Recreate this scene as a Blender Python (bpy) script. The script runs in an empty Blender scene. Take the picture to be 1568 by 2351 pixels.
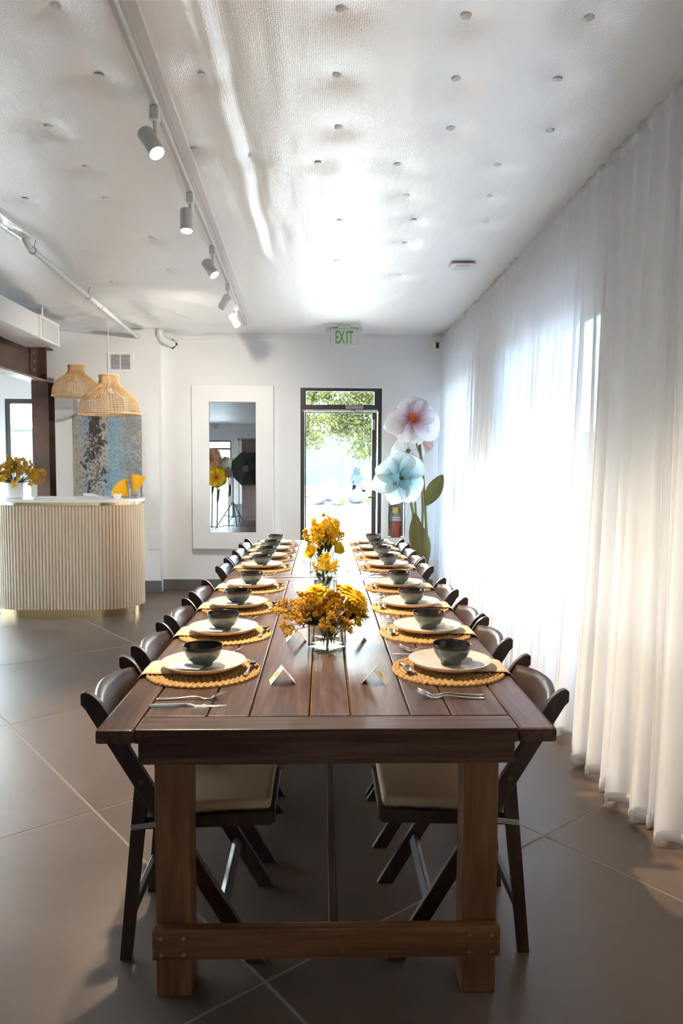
import bpy, bmesh, math, random
from mathutils import Vector, Matrix, noise
PI = math.pi
sc = bpy.context.scene
COL = sc.collection
rnd = random.Random(7)

# ------------------------------------------------------------------ camera
CAM_YAW, CAM_PITCH, CAM_ROLL, CAM_H = math.radians(1.47), math.radians(3.68), math.radians(0.25), 1.456
fw = Vector((math.sin(CAM_YAW) * math.cos(CAM_PITCH), math.cos(CAM_YAW) * math.cos(CAM_PITCH), -math.sin(CAM_PITCH)))
r0 = Vector((math.cos(CAM_YAW), -math.sin(CAM_YAW), 0)); u0 = r0.cross(fw)
cr = r0 * math.cos(CAM_ROLL) + u0 * math.sin(CAM_ROLL); cu = -r0 * math.sin(CAM_ROLL) + u0 * math.cos(CAM_ROLL)
cam = bpy.data.cameras.new('camera'); cam.sensor_fit = 'VERTICAL'; cam.sensor_height = 36; cam.lens = 1680 / 2351 * 36
cam.clip_start = 0.05; cam.clip_end = 400
cobj = bpy.data.objects.new('camera', cam); COL.objects.link(cobj)
cobj.matrix_world = Matrix(((cr.x, cu.x, -fw.x, 0), (cr.y, cu.y, -fw.y, 0), (cr.z, cu.z, -fw.z, CAM_H), (0, 0, 0, 1)))
sc.camera = cobj

# ------------------------------------------------------------------ world, sun, daylight portals, exposure
SKY_STRENGTH, SUN_STRENGTH, EXPOSURE = 0.66, 3.2, 4.18
SUN_ELEV, SUN_AZ = math.radians(44), math.radians(-14)          # azimuth from +Y towards +X
sc.view_settings.view_transform = 'Standard'; sc.view_settings.look = 'None'
sc.view_settings.exposure = EXPOSURE; sc.view_settings.gamma = 1.0; sc.view_settings.use_curve_mapping = False
w = bpy.data.worlds.new('world'); sc.world = w; w.use_nodes = True
wn = w.node_tree; bg = wn.nodes['Background']
sky = wn.nodes.new('ShaderNodeTexSky'); sky.sky_type = 'NISHITA'; sky.sun_disc = False
sky.sun_elevation = SUN_ELEV; sky.sun_rotation = SUN_AZ; sky.dust_density = 2.5; sky.ozone_density = 1.0
hs = wn.nodes.new('ShaderNodeHueSaturation'); hs.inputs['Saturation'].default_value = .72; wn.links.new(sky.outputs[0], hs.inputs['Color']); wn.links.new(hs.outputs[0], bg.inputs[0]); bg.inputs[1].default_value = SKY_STRENGTH
def lamp(name, kind, loc, d, **k):
    l = bpy.data.lights.new(name, kind)
    for a, b in k.items(): setattr(l, a, b)
    o = bpy.data.objects.new(name, l); COL.objects.link(o); o.location = loc
    o.rotation_euler = Vector(d).to_track_quat('-Z', 'Y').to_euler()
    return o
sd = Vector((math.sin(SUN_AZ) * math.cos(SUN_ELEV), math.cos(SUN_AZ) * math.cos(SUN_ELEV), math.sin(SUN_ELEV)))
lamp('sun', 'SUN', (0, 20, 30), -sd, energy=SUN_STRENGTH, angle=math.radians(0.6), color=(1.0, 0.95, 0.86))
def portal(name, loc, d, sx, sy):
    o = lamp(name, 'AREA', loc, d, shape='RECTANGLE', size=sx, size_y=sy, energy=1)
    o.data.cycles.is_portal = True
portal('portal_door', (0.21, 8.75, 1.17), (0, -1, 0), 1.0, 2.4)
portal('portal_window', (1.78, 4.9, 1.4), (-1, 0, 0), 2.0, 2.2)
portal('portal_window', (1.78, 7.55, 1.4), (-1, 0, 0), 1.6, 2.2)
sc.cycles.use_adaptive_sampling = True; sc.cycles.adaptive_threshold = .08; sc.cycles.adaptive_min_samples = 16
sc.cycles.max_bounces = 10; sc.cycles.diffuse_bounces = 6; sc.cycles.glossy_bounces = 4
sc.cycles.transmission_bounces = 8; sc.cycles.transparent_max_bounces = 16
sc.cycles.sample_clamp_indirect = 6.0; sc.cycles.use_denoising = True
sc.cycles.caustics_reflective = False; sc.cycles.caustics_refractive = False

# ------------------------------------------------------------------ materials
MATS = {}
class NT:
    def __init__(s, name):
        s.m = bpy.data.materials.new(name); s.m.use_nodes = True; s.t = s.m.node_tree
        s.b = s.t.nodes['Principled BSDF']; s.out = s.t.nodes['Material Output']; MATS[name] = s.m
    def n(s, kind, **k):
        x = s.t.nodes.new(kind)
        for a, b in k.items():
            if a[0] == '_': x.inputs[a[1:].replace('_', ' ')].default_value = b
            else: setattr(x, a, b)
        return x
    def l(s, a, b): s.t.links.new(a, b)
    def coord(s, scale=(1, 1, 1), rand=False, rot=(0, 0, 0)):
        tc = s.n('ShaderNodeTexCoord'); mp = s.n('ShaderNodeMapping'); mp.inputs['Scale'].default_value = scale
        mp.inputs['Rotation'].default_value = rot
        if rand:
            oi = s.n('ShaderNodeObjectInfo'); mu = s.n('ShaderNodeMath', operation='MULTIPLY'); mu.inputs[1].default_value = 57.0
            ad = s.n('ShaderNodeVectorMath', operation='ADD')
            s.l(oi.outputs['Random'], mu.inputs[0]); s.l(tc.outputs['Object'], ad.inputs[0]); s.l(mu.outputs[0], ad.inputs[1])
            s.l(ad.outputs[0], mp.inputs[0])
        else: s.l(tc.outputs['Object'], mp.inputs[0])
        return mp.outputs[0]
    def noise(s, vec, scale, detail=4, rough=.55, dist=0):
        x = s.n('ShaderNodeTexNoise'); x.inputs['Scale'].default_value = scale; x.inputs['Detail'].default_value = detail
        x.inputs['Roughness'].default_value = rough; x.inputs['Distortion'].default_value = dist; s.l(vec, x.inputs['Vector'])
        return x.outputs['Fac']
    def ramp(s, fac, stops, interp='LINEAR'):
        x = s.n('ShaderNodeValToRGB'); x.color_ramp.interpolation = interp
        e = x.color_ramp.elements
        while len(e) < len(stops): e.new(.5)
        for k, (p, c) in enumerate(stops): e[k].position = p; e[k].color = (*c, 1) if len(c) == 3 else c
        s.l(fac, x.inputs[0]); return x.outputs[0]
    def bump(s, h, strength, dist=.01):
        x = s.n('ShaderNodeBump'); x.inputs['Strength'].default_value = strength; x.inputs['Distance'].default_value = dist
        s.l(h, x.inputs['Height']); s.l(x.outputs[0], s.b.inputs['Normal'])
    def base(s, col, rough=.5, metal=0, spec=.5):
        b = s.b.inputs
        if col is not None: b['Base Color'].default_value = (*col, 1)
        b['Roughness'].default_value = rough; b['Metallic'].default_value = metal; b['Specular IOR Level'].default_value = spec
def srgb(r, g, b):
    f = lambda c: (c / 255 / 12.92) if c <= 10 else ((c / 255 + .055) / 1.055) ** 2.4
    return (f(r), f(g), f(b))
def plain(name, col, rough=.5, metal=0, spec=.5, nz=None, bp=None, coat=0):
    t = NT(name); t.base(col, rough, metal, spec)
    if coat: t.b.inputs['Coat Weight'].default_value = coat; t.b.inputs['Coat Roughness'].default_value = .08
    if nz:
        v = t.coord(); f = t.noise(v, nz[0], 2); k = nz[1]
        t.l(t.ramp(f, [(.3, tuple(c * (1 - k) for c in col)), (.7, tuple(min(1, c * (1 + k)) for c in col))]), t.b.inputs['Base Color'])
    if bp:
        v = t.coord(); t.bump(t.noise(v, bp[0], 1), bp[1], bp[2] if len(bp) > 2 else .01)
    return t.m
def wood(name, cols, axis, rough=.4, scale=1.0, bumpy=.25, spec=.5, coat=0):
    t = NT(name); t.base(None, rough, 0, spec)
    st = [9 * scale] * 3; st[axis] = .55 * scale
    v = t.coord(tuple(st), rand=True)
    f = t.noise(v, 2.2, 3, .62, 1.4); f2 = t.noise(v, 9.0, 2, .6)
    mx = t.n('ShaderNodeMath', operation='MULTIPLY_ADD'); mx.inputs[1].default_value = .35; t.l(f2, mx.inputs[0])
    sub = t.n('ShaderNodeMath', operation='SUBTRACT'); sub.inputs[1].default_value = .175; t.l(f, sub.inputs[0]); t.l(sub.outputs[0], mx.inputs[2])
    t.l(t.ramp(mx.outputs[0], [(.28, cols[0]), (.5, cols[1]), (.72, cols[2])]), t.b.inputs['Base Color'])
    t.bump(f2, bumpy, .002)
    if coat: t.b.inputs['Coat Weight'].default_value = coat; t.b.inputs['Coat Roughness'].default_value = .2
    return t.m
def emit(name, col, s):
    t = NT(name); e = t.n('ShaderNodeEmission'); e.inputs[0].default_value = (*col, 1); e.inputs[1].default_value = s
    t.l(e.outputs[0], t.out.inputs[0]); return t.m
def schlick(t, f0, top=1.0):
    lw = t.n('ShaderNodeLayerWeight'); lw.inputs[0].default_value = .5
    pw = t.n('ShaderNodeMath', operation='POWER'); pw.inputs[1].default_value = 5; t.l(lw.outputs['Facing'], pw.inputs[0])
    ma = t.n('ShaderNodeMath', operation='MULTIPLY_ADD'); ma.inputs[1].default_value = top - f0; ma.inputs[2].default_value = f0; t.l(pw.outputs[0], ma.inputs[0])
    return ma.outputs[0]
def pane(name, tint=(.9, .95, .95), refl=.08, rough=0.0, top=1.0):
    t = NT(name); tr = t.n('ShaderNodeBsdfTransparent'); tr.inputs[0].default_value = (*tint, 1)
    gl = t.n('ShaderNodeBsdfGlossy'); gl.inputs['Roughness'].default_value = rough
    mx = t.n('ShaderNodeMixShader'); t.l(schlick(t, .04 * refl / .08, top), mx.inputs[0]); t.l(tr.outputs[0], mx.inputs[1]); t.l(gl.outputs[0], mx.inputs[2])
    t.l(mx.outputs[0], t.out.inputs[0]); return t.m
def thin(name, col, transl=.5, transp=0.0, rough=.8, colnode=None):
    """paper / cloth / leaf: diffuse + translucent (+ a share that is open weave)"""
    t = NT(name); d = t.n('ShaderNodeBsdfDiffuse'); tl = t.n('ShaderNodeBsdfTranslucent')
    if colnode:
        c = colnode(t); t.l(c, d.inputs[0]); t.l(c, tl.inputs[0])
    else:
        d.inputs[0].default_value = (*col, 1); tl.inputs[0].default_value = (*col, 1)
    mx = t.n('ShaderNodeMixShader'); mx.inputs[0].default_value = transl; t.l(d.outputs[0], mx.inputs[1]); t.l(tl.outputs[0], mx.inputs[2])
    o = mx.outputs[0]
    if transp:
        tr = t.n('ShaderNodeBsdfTransparent'); m2 = t.n('ShaderNodeMixShader'); m2.inputs[0].default_value = transp
        t.l(o, m2.inputs[1]); t.l(tr.outputs[0], m2.inputs[2]); o = m2.outputs[0]
    t.l(o, t.out.inputs[0]); return t.m

plain('wall_paint', (.87, .88, .88), .55)
plain('wall_ochre', (.74, .70, .64), .6)
plain('trim_white', (.88, .89, .89), .4)
plain('metal_white', (.82, .82, .80), .35, spec=.5)
plain('plastic_grey', (.55, .56, .56), .4)
plain('slot_dark', (.03, .028, .026), .7)
plain('black_plastic', (.02, .02, .022), .4)
plain('alu_dark', (.075, .075, .072), .38, .6)
plain('alu_dark_edge', (.30, .31, .32), .35, .8)
plain('base_grey', (.16, .145, .14), .5)
plain('grout', (.27, .225, .18), .8)
plain('brass', (.72, .53, .26), .22, 1.0)
plain('chrome', (.78, .78, .78), .12, 1.0)
plain('steel_brush', (.45, .45, .44), .35, 1.0)
plain('steel_brown', (.105, .062, .046), .5, .2, nz=(3.0, .45), bp=(20, .1))
plain('steel_flange', (.30, .24, .20), .45, .2, nz=(4.0, .3))
plain('stone_white', (.80, .81, .82), .2, nz=(3, .02))
plain('flute', (.64, .495, .345), .55)
plain('ceramic_cream', (.70, .63, .53), .22, nz=(40, .05), coat=.3)
plain('ceramic_white', (.80, .80, .79), .25)
plain('paper_white', (.82, .82, .81), .8)
plain('paper_cream', (.74, .71, .66), .8)
plain('print_yellow', (.72, .50, .03), .8)
plain('print_olive', (.30, .30, .18), .8)
plain('linen', (.66, .54, .36), .9, nz=(30, .05), bp=(300, .2, .002))
plain('cushion', (.44, .31, .18), .6, bp=(25, .1))
plain('exit_green', (.16, .50, .14), .5)
plain('ext_red', (.52, .03, .035), .25, coat=.5)
plain('tag_yellow', (.62, .66, .12), .7)
plain('softbox_black', (.018, .019, .02), .7)
plain('backdrop_brown', (.20, .155, .155), .8, nz=(1.5, .1))
plain('orange_plastic', (.65, .13, .04), .5)
plain('raw_wood', (.42, .19, .06), .85, spec=.1, nz=(14, .2))
plain('shell_white', (.82, .81, .79), .35)
plain('rattan', (.60, .37, .15), .55, nz=(20, .2))
plain('fan_yellow', (.86, .48, .01), .7)
plain('stem_green', (.16, .14, .04), .6)
plain('leaf_olive', (.15, .125, .03), .65, nz=(6, .15))
plain('leaf_dark', (.06, .075, .025), .6)
plain('stalk', (.13, .11, .035), .7)
plain('bloom_gold', (.70, .42, .018), .75)
plain('bloom_amber', (.55, .30, .022), .75)
plain('bloom_yellow', (.92, .62, .01), .75)
plain('bloom_lemon', (.82, .62, .03), .75)
plain('ball_gold', (.68, .36, .015), .8, bp=(250, .5))
plain('rock', (.27, .245, .24), .9, nz=(3, .2), bp=(8, .5, .05))
plain('concrete', (.19, .188, .182), .9, nz=(.8, .06))
plain('asphalt', (.06, .075, .08), .9, nz=(5, .1))
plain('car_paint', (.06, .085, .10), .2, .3, coat=.6)
plain('car_silver', (.45, .47, .48), .25, .5, coat=.5)
plain('tyre', (.02, .02, .02), .8)
plain('car_glass', (.02, .03, .04), .08)
plain('bark', (.40, .37, .33), .85, nz=(6, .2))
plain('building_white', (.16, .16, .157), .8)
plain('rail_blue', (.10, .16, .19), .4, .5)
plain('wire', (.75, .74, .72), .5)
plain('glove', (.30, .30, .30), .6)
pane('glass_pane', (.62, .665, .665))
pane('glass_clear', (.93, .95, .95))
pane('glass_window', (.35, .38, .40))
pane('glass_side', (.56, .59, .60))
mirror = NT('mirror_glass'); mirror.base((.86, .87, .86), 0.0, 1.0)
emit('lamp_lens', (1.0, .86, .66), 9.0)
wood('table_wood', [(.042, .020, .014), (.082, .043, .031), (.15, .092, .068)], 1, .33, bumpy=.18, spec=.24)
wood('table_wood_x', [(.042, .019, .013), (.082, .041, .029), (.15, .088, .064)], 0, .33, bumpy=.18, spec=.24)
wood('leg_wood', [(.082, .030, .011), (.150, .060, .023), (.225, .100, .040)], 2, .38, scale=.9)
wood('rail_wood', [(.082, .030, .011), (.150, .060, .023), (.225, .100, .040)], 0, .38, scale=.9)
wood('chair_wood', [(.020, .008, .006), (.034, .014, .010), (.052, .021, .014)], 2, .42, coat=.05)
# placemat: dried water hyacinth
t = NT('seagrass'); t.base(None, .75)
v = t.coord((1, 1, 1), rand=True); f = t.noise(v, 55, 5, .7)
t.l(t.ramp(f, [(.25, (.26, .13, .035)), (.5, (.50, .29, .095)), (.78, (.68, .45, .19))]), t.b.inputs['Base Color']); t.bump(f, .5, .003)
# bowl glazes
t = NT('glaze_slate'); t.base(None, .16, 0, .6)
v = t.coord((1, 1, 1), rand=True); f = t.noise(v, 26, 5, .7)
t.l(t.ramp(f, [(.3, (.045, .062, .068)), (.55, (.075, .10, .108)), (.75, (.12, .15, .155))]), t.b.inputs['Base Color'])
plain('glaze_brown', (.055, .030, .022), .16)
plain('glaze_inside', (.022, .026, .028), .14)
# stained concrete tile
t = NT('floor_tile'); t.base(None, .30, 0, .45)
v = t.coord((1, 1, 1), rand=True); f = t.noise(v, 1.3, 3, .6, .6); f2 = t.noise(v, 14, 2, .65)
mx = t.n('ShaderNodeMath', operation='MULTIPLY_ADD'); mx.inputs[1].default_value = .15; t.l(f2, mx.inputs[0]); t.l(f, mx.inputs[2])
t.l(t.ramp(mx.outputs[0], [(.35, (.098, .066, .050)), (.62, (.128, .090, .069)), (.95, (.170, .123, .097))]), t.b.inputs['Base Color'])
t.l(t.ramp(f, [(.3, (.30,) * 3), (.7, (.42,) * 3)]), t.b.inputs['Roughness']); f3 = t.noise(t.coord((1, .45, 1), rand=True, rot=(0, 0, .6)), 26, 1, .5); t.bump(f3, .07, .004)
# white foil insulation on the ceiling: woven relief
t = NT('ceiling_foil'); t.base((.92, .93, .93), .47, .56, .5)
v = t.coord((120, 80, 120)); wv = t.n('ShaderNodeTexVoronoi', feature='F1'); wv.inputs['Scale'].default_value = 1.0; wv.inputs['Randomness'].default_value = .35
t.l(v, wv.inputs['Vector'])
v2 = t.coord((5, 1.2, 5)); nz = t.noise(v2, 3, 1)
mx = t.n('ShaderNodeMath', operation='MULTIPLY_ADD'); mx.inputs[1].default_value = .5; t.l(wv.outputs['Distance'], mx.inputs[0]); t.l(nz, mx.inputs[2])
t.bump(mx.outputs[0], .36, .006)
plain('foil_tape', (.78, .79, .79), .3, .4)
# sheer curtain
thin('sheer', (.94, .94, .95), .60, .07)
thin('sheer_hem', (.95, .95, .95), .45, .05)
# painting
def paint_nodes():
    t = NT('abstract_paint'); t.base(None, .6)
    v = t.coord(); sep = t.n('ShaderNodeSeparateXYZ'); t.l(v, sep.inputs[0])
    big = t.noise(t.coord((1, 1, .45)), 5.0, 6, .7, .6); fine = t.noise(v, 34, 6, .75, 1.0); mid = t.noise(t.coord((1.1, 1, .8)), 9, 7, .72, .9)
    def band(c, k, n, lo, hi):
        dx = t.n('ShaderNodeMath', operation='SUBTRACT'); dx.inputs[1].default_value = c; t.l(sep.outputs[0], dx.inputs[0])
        ab = t.n('ShaderNodeMath', operation='ABSOLUTE'); t.l(dx.outputs[0], ab.inputs[0])
        a2 = t.n('ShaderNodeMath', operation='MULTIPLY_ADD'); a2.inputs[1].default_value = -k; t.l(ab.outputs[0], a2.inputs[0]); t.l(n, a2.inputs[2])
        return t.ramp(a2.outputs[0], [(lo, (0,) * 3), (hi, (1,) * 3)])
    def mix(f, a, b):
        m = t.n('ShaderNodeMixRGB'); t.l(f, m.inputs[0]); t.l(a, m.inputs[1])
        if isinstance(b, tuple): m.inputs[2].default_value = (*b, 1)
        else: t.l(b, m.inputs[2])
        return m.outputs[0]
    c = t.ramp(fine, [(.3, (.24, .23, .21)), (.5, (.40, .38, .34)), (.68, (.55, .52, .46))])
    c = mix(band(.24, 1.1, mid, .30, .46), c, t.ramp(fine, [(.35, (.15, .15, .15)), (.65, (.36, .37, .37))]))
    c = mix(band(.07, 1.5, big, .30, .42), c, t.ramp(fine, [(.3, (.14, .24, .30)), (.55, (.24, .38, .46)), (.8, (.40, .48, .50))]))
    c = mix(band(-.25, 2.2, big, .42, .48), c, (.25, .37, .45))
    c = mix(band(-.13, .75, mid, .45, .50), c, (.045, .034, .030))
    sp = t.noise(t.coord((1.4, 1, .9)), 30, 5, .8, .4)
    c = mix(band(-.16, .40, sp, .50, .55), c, (.06, .046, .042))
    t.l(c, t.b.inputs['Base Color']); t.bump(fine, .5, .006)
paint_nodes()
def radial(inner, outer, r0, r1, mid=None):
    def f(t):
        tc = t.n('ShaderNodeTexCoord'); ln = t.n('ShaderNodeVectorMath', operation='LENGTH'); t.l(tc.outputs['Object'], ln.inputs[0])
        mr = t.n('ShaderNodeMapRange'); mr.inputs[1].default_value = r0; mr.inputs[2].default_value = r1; t.l(ln.outputs['Value'], mr.inputs[0])
        st = [(0, inner), (1, outer)] if mid is None else [(0, inner), (.45, mid), (1, outer)]
        return t.ramp(mr.outputs[0], st)
    return f
thin('petal_pink', None, .35, colnode=radial((.66, .16, .46), (.92, .89, .90), .03, .19, (.90, .76, .83)))
thin('petal_white', (.90, .90, .89), .35)
thin('petal_aqua', None, .35, colnode=radial((.16, .42, .46), (.90, .93, .93), .04, .24, (.60, .79, .81)))
thin('petal_peach', None, .35, colnode=radial((.72, .22, .06), (.90, .66, .50), .02, .22))
thin('petal_blush', (.86, .62, .54), .35)
thin('petal_yellow', None, .35, colnode=radial((.70, .10, .03), (.86, .64, .05), .02, .16))
plain('stamen_orange', (.80, .25, .06), .7)
plain('stamen_aqua', (.28, .52, .55), .7)
thin('tree_leaf', (.23, .21, .06), .45)
thin('tree_leaf_b', (.11, .13, .075), .4)
thin('grass_blade', (.22, .24, .06), .4)

# ------------------------------------------------------------------ mesh helpers
class G:
    def __init__(s): s.v = []; s.f = []; s.m = []; s.cur = 0
    def add(s, vs, fs):
        o = len(s.v); s.v += [tuple(x) for x in vs]
        for f in fs: s.f.append(tuple(i + o for i in f)); s.m.append(s.cur)
        return s
    def box(s, lo, hi):
        x0, y0, z0 = lo; x1, y1, z1 = hi
        return s.add([(x0, y0, z0), (x1, y0, z0), (x1, y1, z0), (x0, y1, z0), (x0, y0, z1), (x1, y0, z1), (x1, y1, z1), (x0, y1, z1)],
                     [(0, 3, 2, 1), (4, 5, 6, 7), (0, 1, 5, 4), (1, 2, 6, 5), (2, 3, 7, 6), (3, 0, 4, 7)])
    def cbox(s, lo, hi, b=.004, seg=1):
        bm = bmesh.new(); bmesh.ops.create_cube(bm, size=1)
        c = [(a + d) / 2 for a, d in zip(lo, hi)]; d = [abs(a - e) for a, e in zip(lo, hi)]
        for x in bm.verts: x.co = Vector((c[0] + x.co.x * d[0], c[1] + x.co.y * d[1], c[2] + x.co.z * d[2]))
        bmesh.ops.bevel(bm, geom=bm.edges[:], offset=min(b, min(d) * .45), segments=seg, affect='EDGES', profile=.6)
        bm.verts.index_update()
        s.add([x.co for x in bm.verts], [[q.index for q in f.verts] for f in bm.faces]); bm.free(); return s
    def tube(s, pts, r, n=8, cap=True):
        pts = [Vector(p) for p in pts]; m = len(pts); r = [r] * m if not hasattr(r, '__len__') else list(r)
        vs = []; up = Vector((0, 0, 1)); prev = None
        for i, p in enumerate(pts):
            d = (pts[min(i + 1, m - 1)] - pts[max(i - 1, 0)]).normalized()
            if prev is None:
                a = d.cross(up)
                if a.length < .05: a = d.cross(Vector((1, 0, 0)))
            else: a = prev - d * prev.dot(d)
            a.normalize(); prev = a; b = d.cross(a)
            for k in range(n):
                th = 2 * PI * k / n; vs.append(p + (a * math.cos(th) + b * math.sin(th)) * r[i])
        fs = [(i * n + k, i * n + (k + 1) % n, (i + 1) * n + (k + 1) % n, (i + 1) * n + k) for i in range(m - 1) for k in range(n)]
        if cap: fs += [tuple(range(n - 1, -1, -1)), tuple((m - 1) * n + k for k in range(n))]
        return s.add(vs, fs)
    def lathe(s, prof, n=32, closed=False):
        vs = []; fs = []; m = len(prof)
        for r, z in prof:
            for k in range(n): th = 2 * PI * k / n; vs.append((r * math.cos(th), r * math.sin(th), z))
        for i in range(m - 1 if not closed else m):
            j = (i + 1) % m
            for k in range(n): fs.append((i * n + k, i * n + (k + 1) % n, j * n + (k + 1) % n, j * n + k))
        if not closed:
            fs.append(tuple(range(n - 1, -1, -1))); fs.append(tuple((m - 1) * n + k for k in range(n)))
        return s.add(vs, fs)
    def prism(s, poly, a0, a1, axis=1):
        def P(u, w, a): return (u, a, w) if axis == 1 else ((a, u, w) if axis == 0 else (u, w, a))
        n = len(poly); vs = [P(u, w, a0) for u, w in poly] + [P(u, w, a1) for u, w in poly]
        fs = [tuple(range(n)), tuple(range(2 * n - 1, n - 1, -1))] + [((i + 1) % n, i, n + i, n + (i + 1) % n) for i in range(n)]
        return s.add(vs, fs)
    def sheet(s, fn, nu, nv, closed_u=False):
        vs = [fn(i / nu, j / nv) for i in range(nu + (0 if closed_u else 1)) for j in range(nv + 1)]
        c = nu if closed_u else nu + 1
        fs = [(i * (nv + 1) + j, ((i + 1) % c) * (nv + 1) + j, ((i + 1) % c) * (nv + 1) + j + 1, i * (nv + 1) + j + 1) for i in range(nu) for j in range(nv)]
        return s.add(vs, fs)
    def ball(s, c, r, sub=1, jit=0, sc3=(1, 1, 1)):
        bm = bmesh.new(); bmesh.ops.create_icosphere(bm, subdivisions=sub, radius=1); bm.verts.index_update()
        vs = []
        for x in bm.verts:
            k = 1 + jit * noise.noise(x.co * 2 + Vector(c) * 9)
            vs.append(Vector(c) + Vector((x.co.x * sc3[0], x.co.y * sc3[1], x.co.z * sc3[2])) * r * k)
        s.add(vs, [[q.index for q in f.verts] for f in bm.faces]); bm.free(); return s
    def octa(s, c, r):
        x, y, z = c
        return s.add([(x + r, y, z), (x - r, y, z), (x, y + r, z), (x, y - r, z), (x, y, z + r), (x, y, z - r)],
                     [(0, 2, 4), (2, 1, 4), (1, 3, 4), (3, 0, 4), (2, 0, 5), (1, 2, 5), (3, 1, 5), (0, 3, 5)])
    def xf(s, M, start=0):
        for i in range(start, len(s.v)): s.v[i] = tuple(M @ Vector(s.v[i]))
        return s
    def mesh(s, name, mats, smooth=False):
        me = bpy.data.meshes.new(name); me.from_pydata(s.v, [], s.f)
        if isinstance(mats, str): mats = [mats]
        for m in mats: me.materials.append(MATS[m])
        me.polygons.foreach_set('material_index', s.m)
        if smooth:
            me.polygons.foreach_set('use_smooth', [True] * len(s.f))
            if smooth != 'all':
                me.set_sharp_from_angle(angle=math.radians(38))
        me.update(); return me
def obj(name, g, mats, parent=None, loc=None, rot=None, smooth=False, me=None):
    me = me or g.mesh(name, mats, smooth)
    o = bpy.data.objects.new(name, me); COL.objects.link(o)
    if parent: o.parent = parent
    if loc: o.location = loc
    if rot: o.rotation_euler = rot
    return o
def tag(o, label, cat, group=None):
    o['label'] = label; o['category'] = cat
    if group: o['group'] = group
    return o
def thing(name, label, cat, loc=(0, 0, 0), rot=(0, 0, 0), group=None):
    o = bpy.data.objects.new(name, None); COL.objects.link(o); o.location = loc; o.rotation_euler = rot; o.empty_display_size = .05
    return tag(o, label, cat, group)
def struct(name, g, mats, parent=None, smooth=False, label=None, **k):
    o = obj(name, g, mats, parent, smooth=smooth, **k)
    if parent is None:
        o['kind'] = 'structure'
        if label: o['label'] = label
    return o
CHILD = {}
def copy_tree(o, loc=None, rot=None, label=None, parent=None):
    c = o.copy(); COL.objects.link(c); c.parent = parent
    if loc is not None: c.location = loc
    if rot is not None: c.rotation_euler = rot
    if label: c['label'] = label
    for ch in [x for x in ALLOBJ() if x.parent == o]: copy_tree(ch, parent=c)
    return c
def ALLOBJ(): return list(COL.objects)
def solid(o, t, offset=0):
    m = o.modifiers.new('thickness', 'SOLIDIFY'); m.thickness = t; m.offset = offset; return o
def slab_holes(us, vs, hole, a0, a1, mapper):
    """one connected slab with rectangular openings; us, vs are the cut positions"""
    g = G(); idx = {}
    def V(i, j, k):
        key = (i, j, k)
        if key not in idx: idx[key] = len(g.v); g.v.append(tuple(mapper(us[i], vs[j], a0 if k == 0 else a1)))
        return idx[key]
    solidc = lambda i, j: 0 <= i < len(us) - 1 and 0 <= j < len(vs) - 1 and not hole((us[i] + us[i + 1]) / 2, (vs[j] + vs[j + 1]) / 2)
    def F(*q): g.f.append(q); g.m.append(0)
    for i in range(len(us) - 1):
        for j in range(len(vs) - 1):
            if not solidc(i, j): continue
            F(V(i, j, 0), V(i + 1, j, 0), V(i + 1, j + 1, 0), V(i, j + 1, 0)); F(V(i, j + 1, 1), V(i + 1, j + 1, 1), V(i + 1, j, 1), V(i, j, 1))
            if not solidc(i - 1, j): F(V(i, j, 0), V(i, j + 1, 0), V(i, j + 1, 1), V(i, j, 1))
            if not solidc(i + 1, j): F(V(i + 1, j + 1, 0), V(i + 1, j, 0), V(i + 1, j, 1), V(i + 1, j + 1, 1))
            if not solidc(i, j - 1): F(V(i + 1, j, 0), V(i, j, 0), V(i, j, 1), V(i + 1, j, 1))
            if not solidc(i, j + 1): F(V(i, j + 1, 0), V(i + 1, j + 1, 0), V(i + 1, j + 1, 1), V(i, j + 1, 1))
    return g
XZ = lambda u, v, a: (u, a, v)
YZ = lambda u, v, a: (a, u, v)
def nz1(x, y, z=0): return noise.noise(Vector((x, y, z)))

# ------------------------------------------------------------------ setting: floor, walls, ceiling
XL, XR, YR, YB, YC, HC = -6.5, 1.52, -10.3, 8.45, 8.30, 2.95       # left, right wall, rear wall, back wall, column front, ceiling height
TILE, TA, TO = 1.305, math.radians(37.5), Vector((-.954, 3.014))
floor = struct('floor', G().box((XL - .2, YR - .2, -.15), (XR + .2, 9.7, -.0006)), 'grout', label='stained concrete floor scored into large diagonal squares')
def clip(poly, x0, x1, y0, y1):
    for ax, val, sg in ((0, x0, 1), (0, x1, -1), (1, y0, 1), (1, y1, -1)):
        out = []
        for i in range(len(poly)):
            a, b = poly[i - 1], poly[i]; da, db = (a[ax] - val) * sg, (b[ax] - val) * sg
            if (da >= 0) != (db >= 0): k = da / (da - db); out.append((a[0] + (b[0] - a[0]) * k, a[1] + (b[1] - a[1]) * k))
            if db >= 0: out.append(b)
        poly = out
        if not poly: break
    return poly
eu = Vector((math.cos(TA), math.sin(TA))); ev = Vector((-math.sin(TA), math.cos(TA)))
for i in range(-16, 16):
    for j in range(-16, 16):
        gp = .0055; q = []
        for a, b in ((gp, gp), (TILE - gp, gp), (TILE - gp, TILE - gp), (gp, TILE - gp)):
            p = TO + eu * (i * TILE + a) + ev * (j * TILE + b); q.append((p.x, p.y))
        q = clip(q, XL, XR, YR, 9.5)
        if len(q) < 3: continue
        cx = sum(p[0] for p in q) / len(q); cy = sum(p[1] for p in q) / len(q)
        g = G().prism([(p[0] - cx, p[1] - cy) for p in q], -.02, 0, axis=2)
        obj('tile', g, 'floor_tile', floor, loc=(cx, cy, rnd.uniform(0, .0006)))

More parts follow.
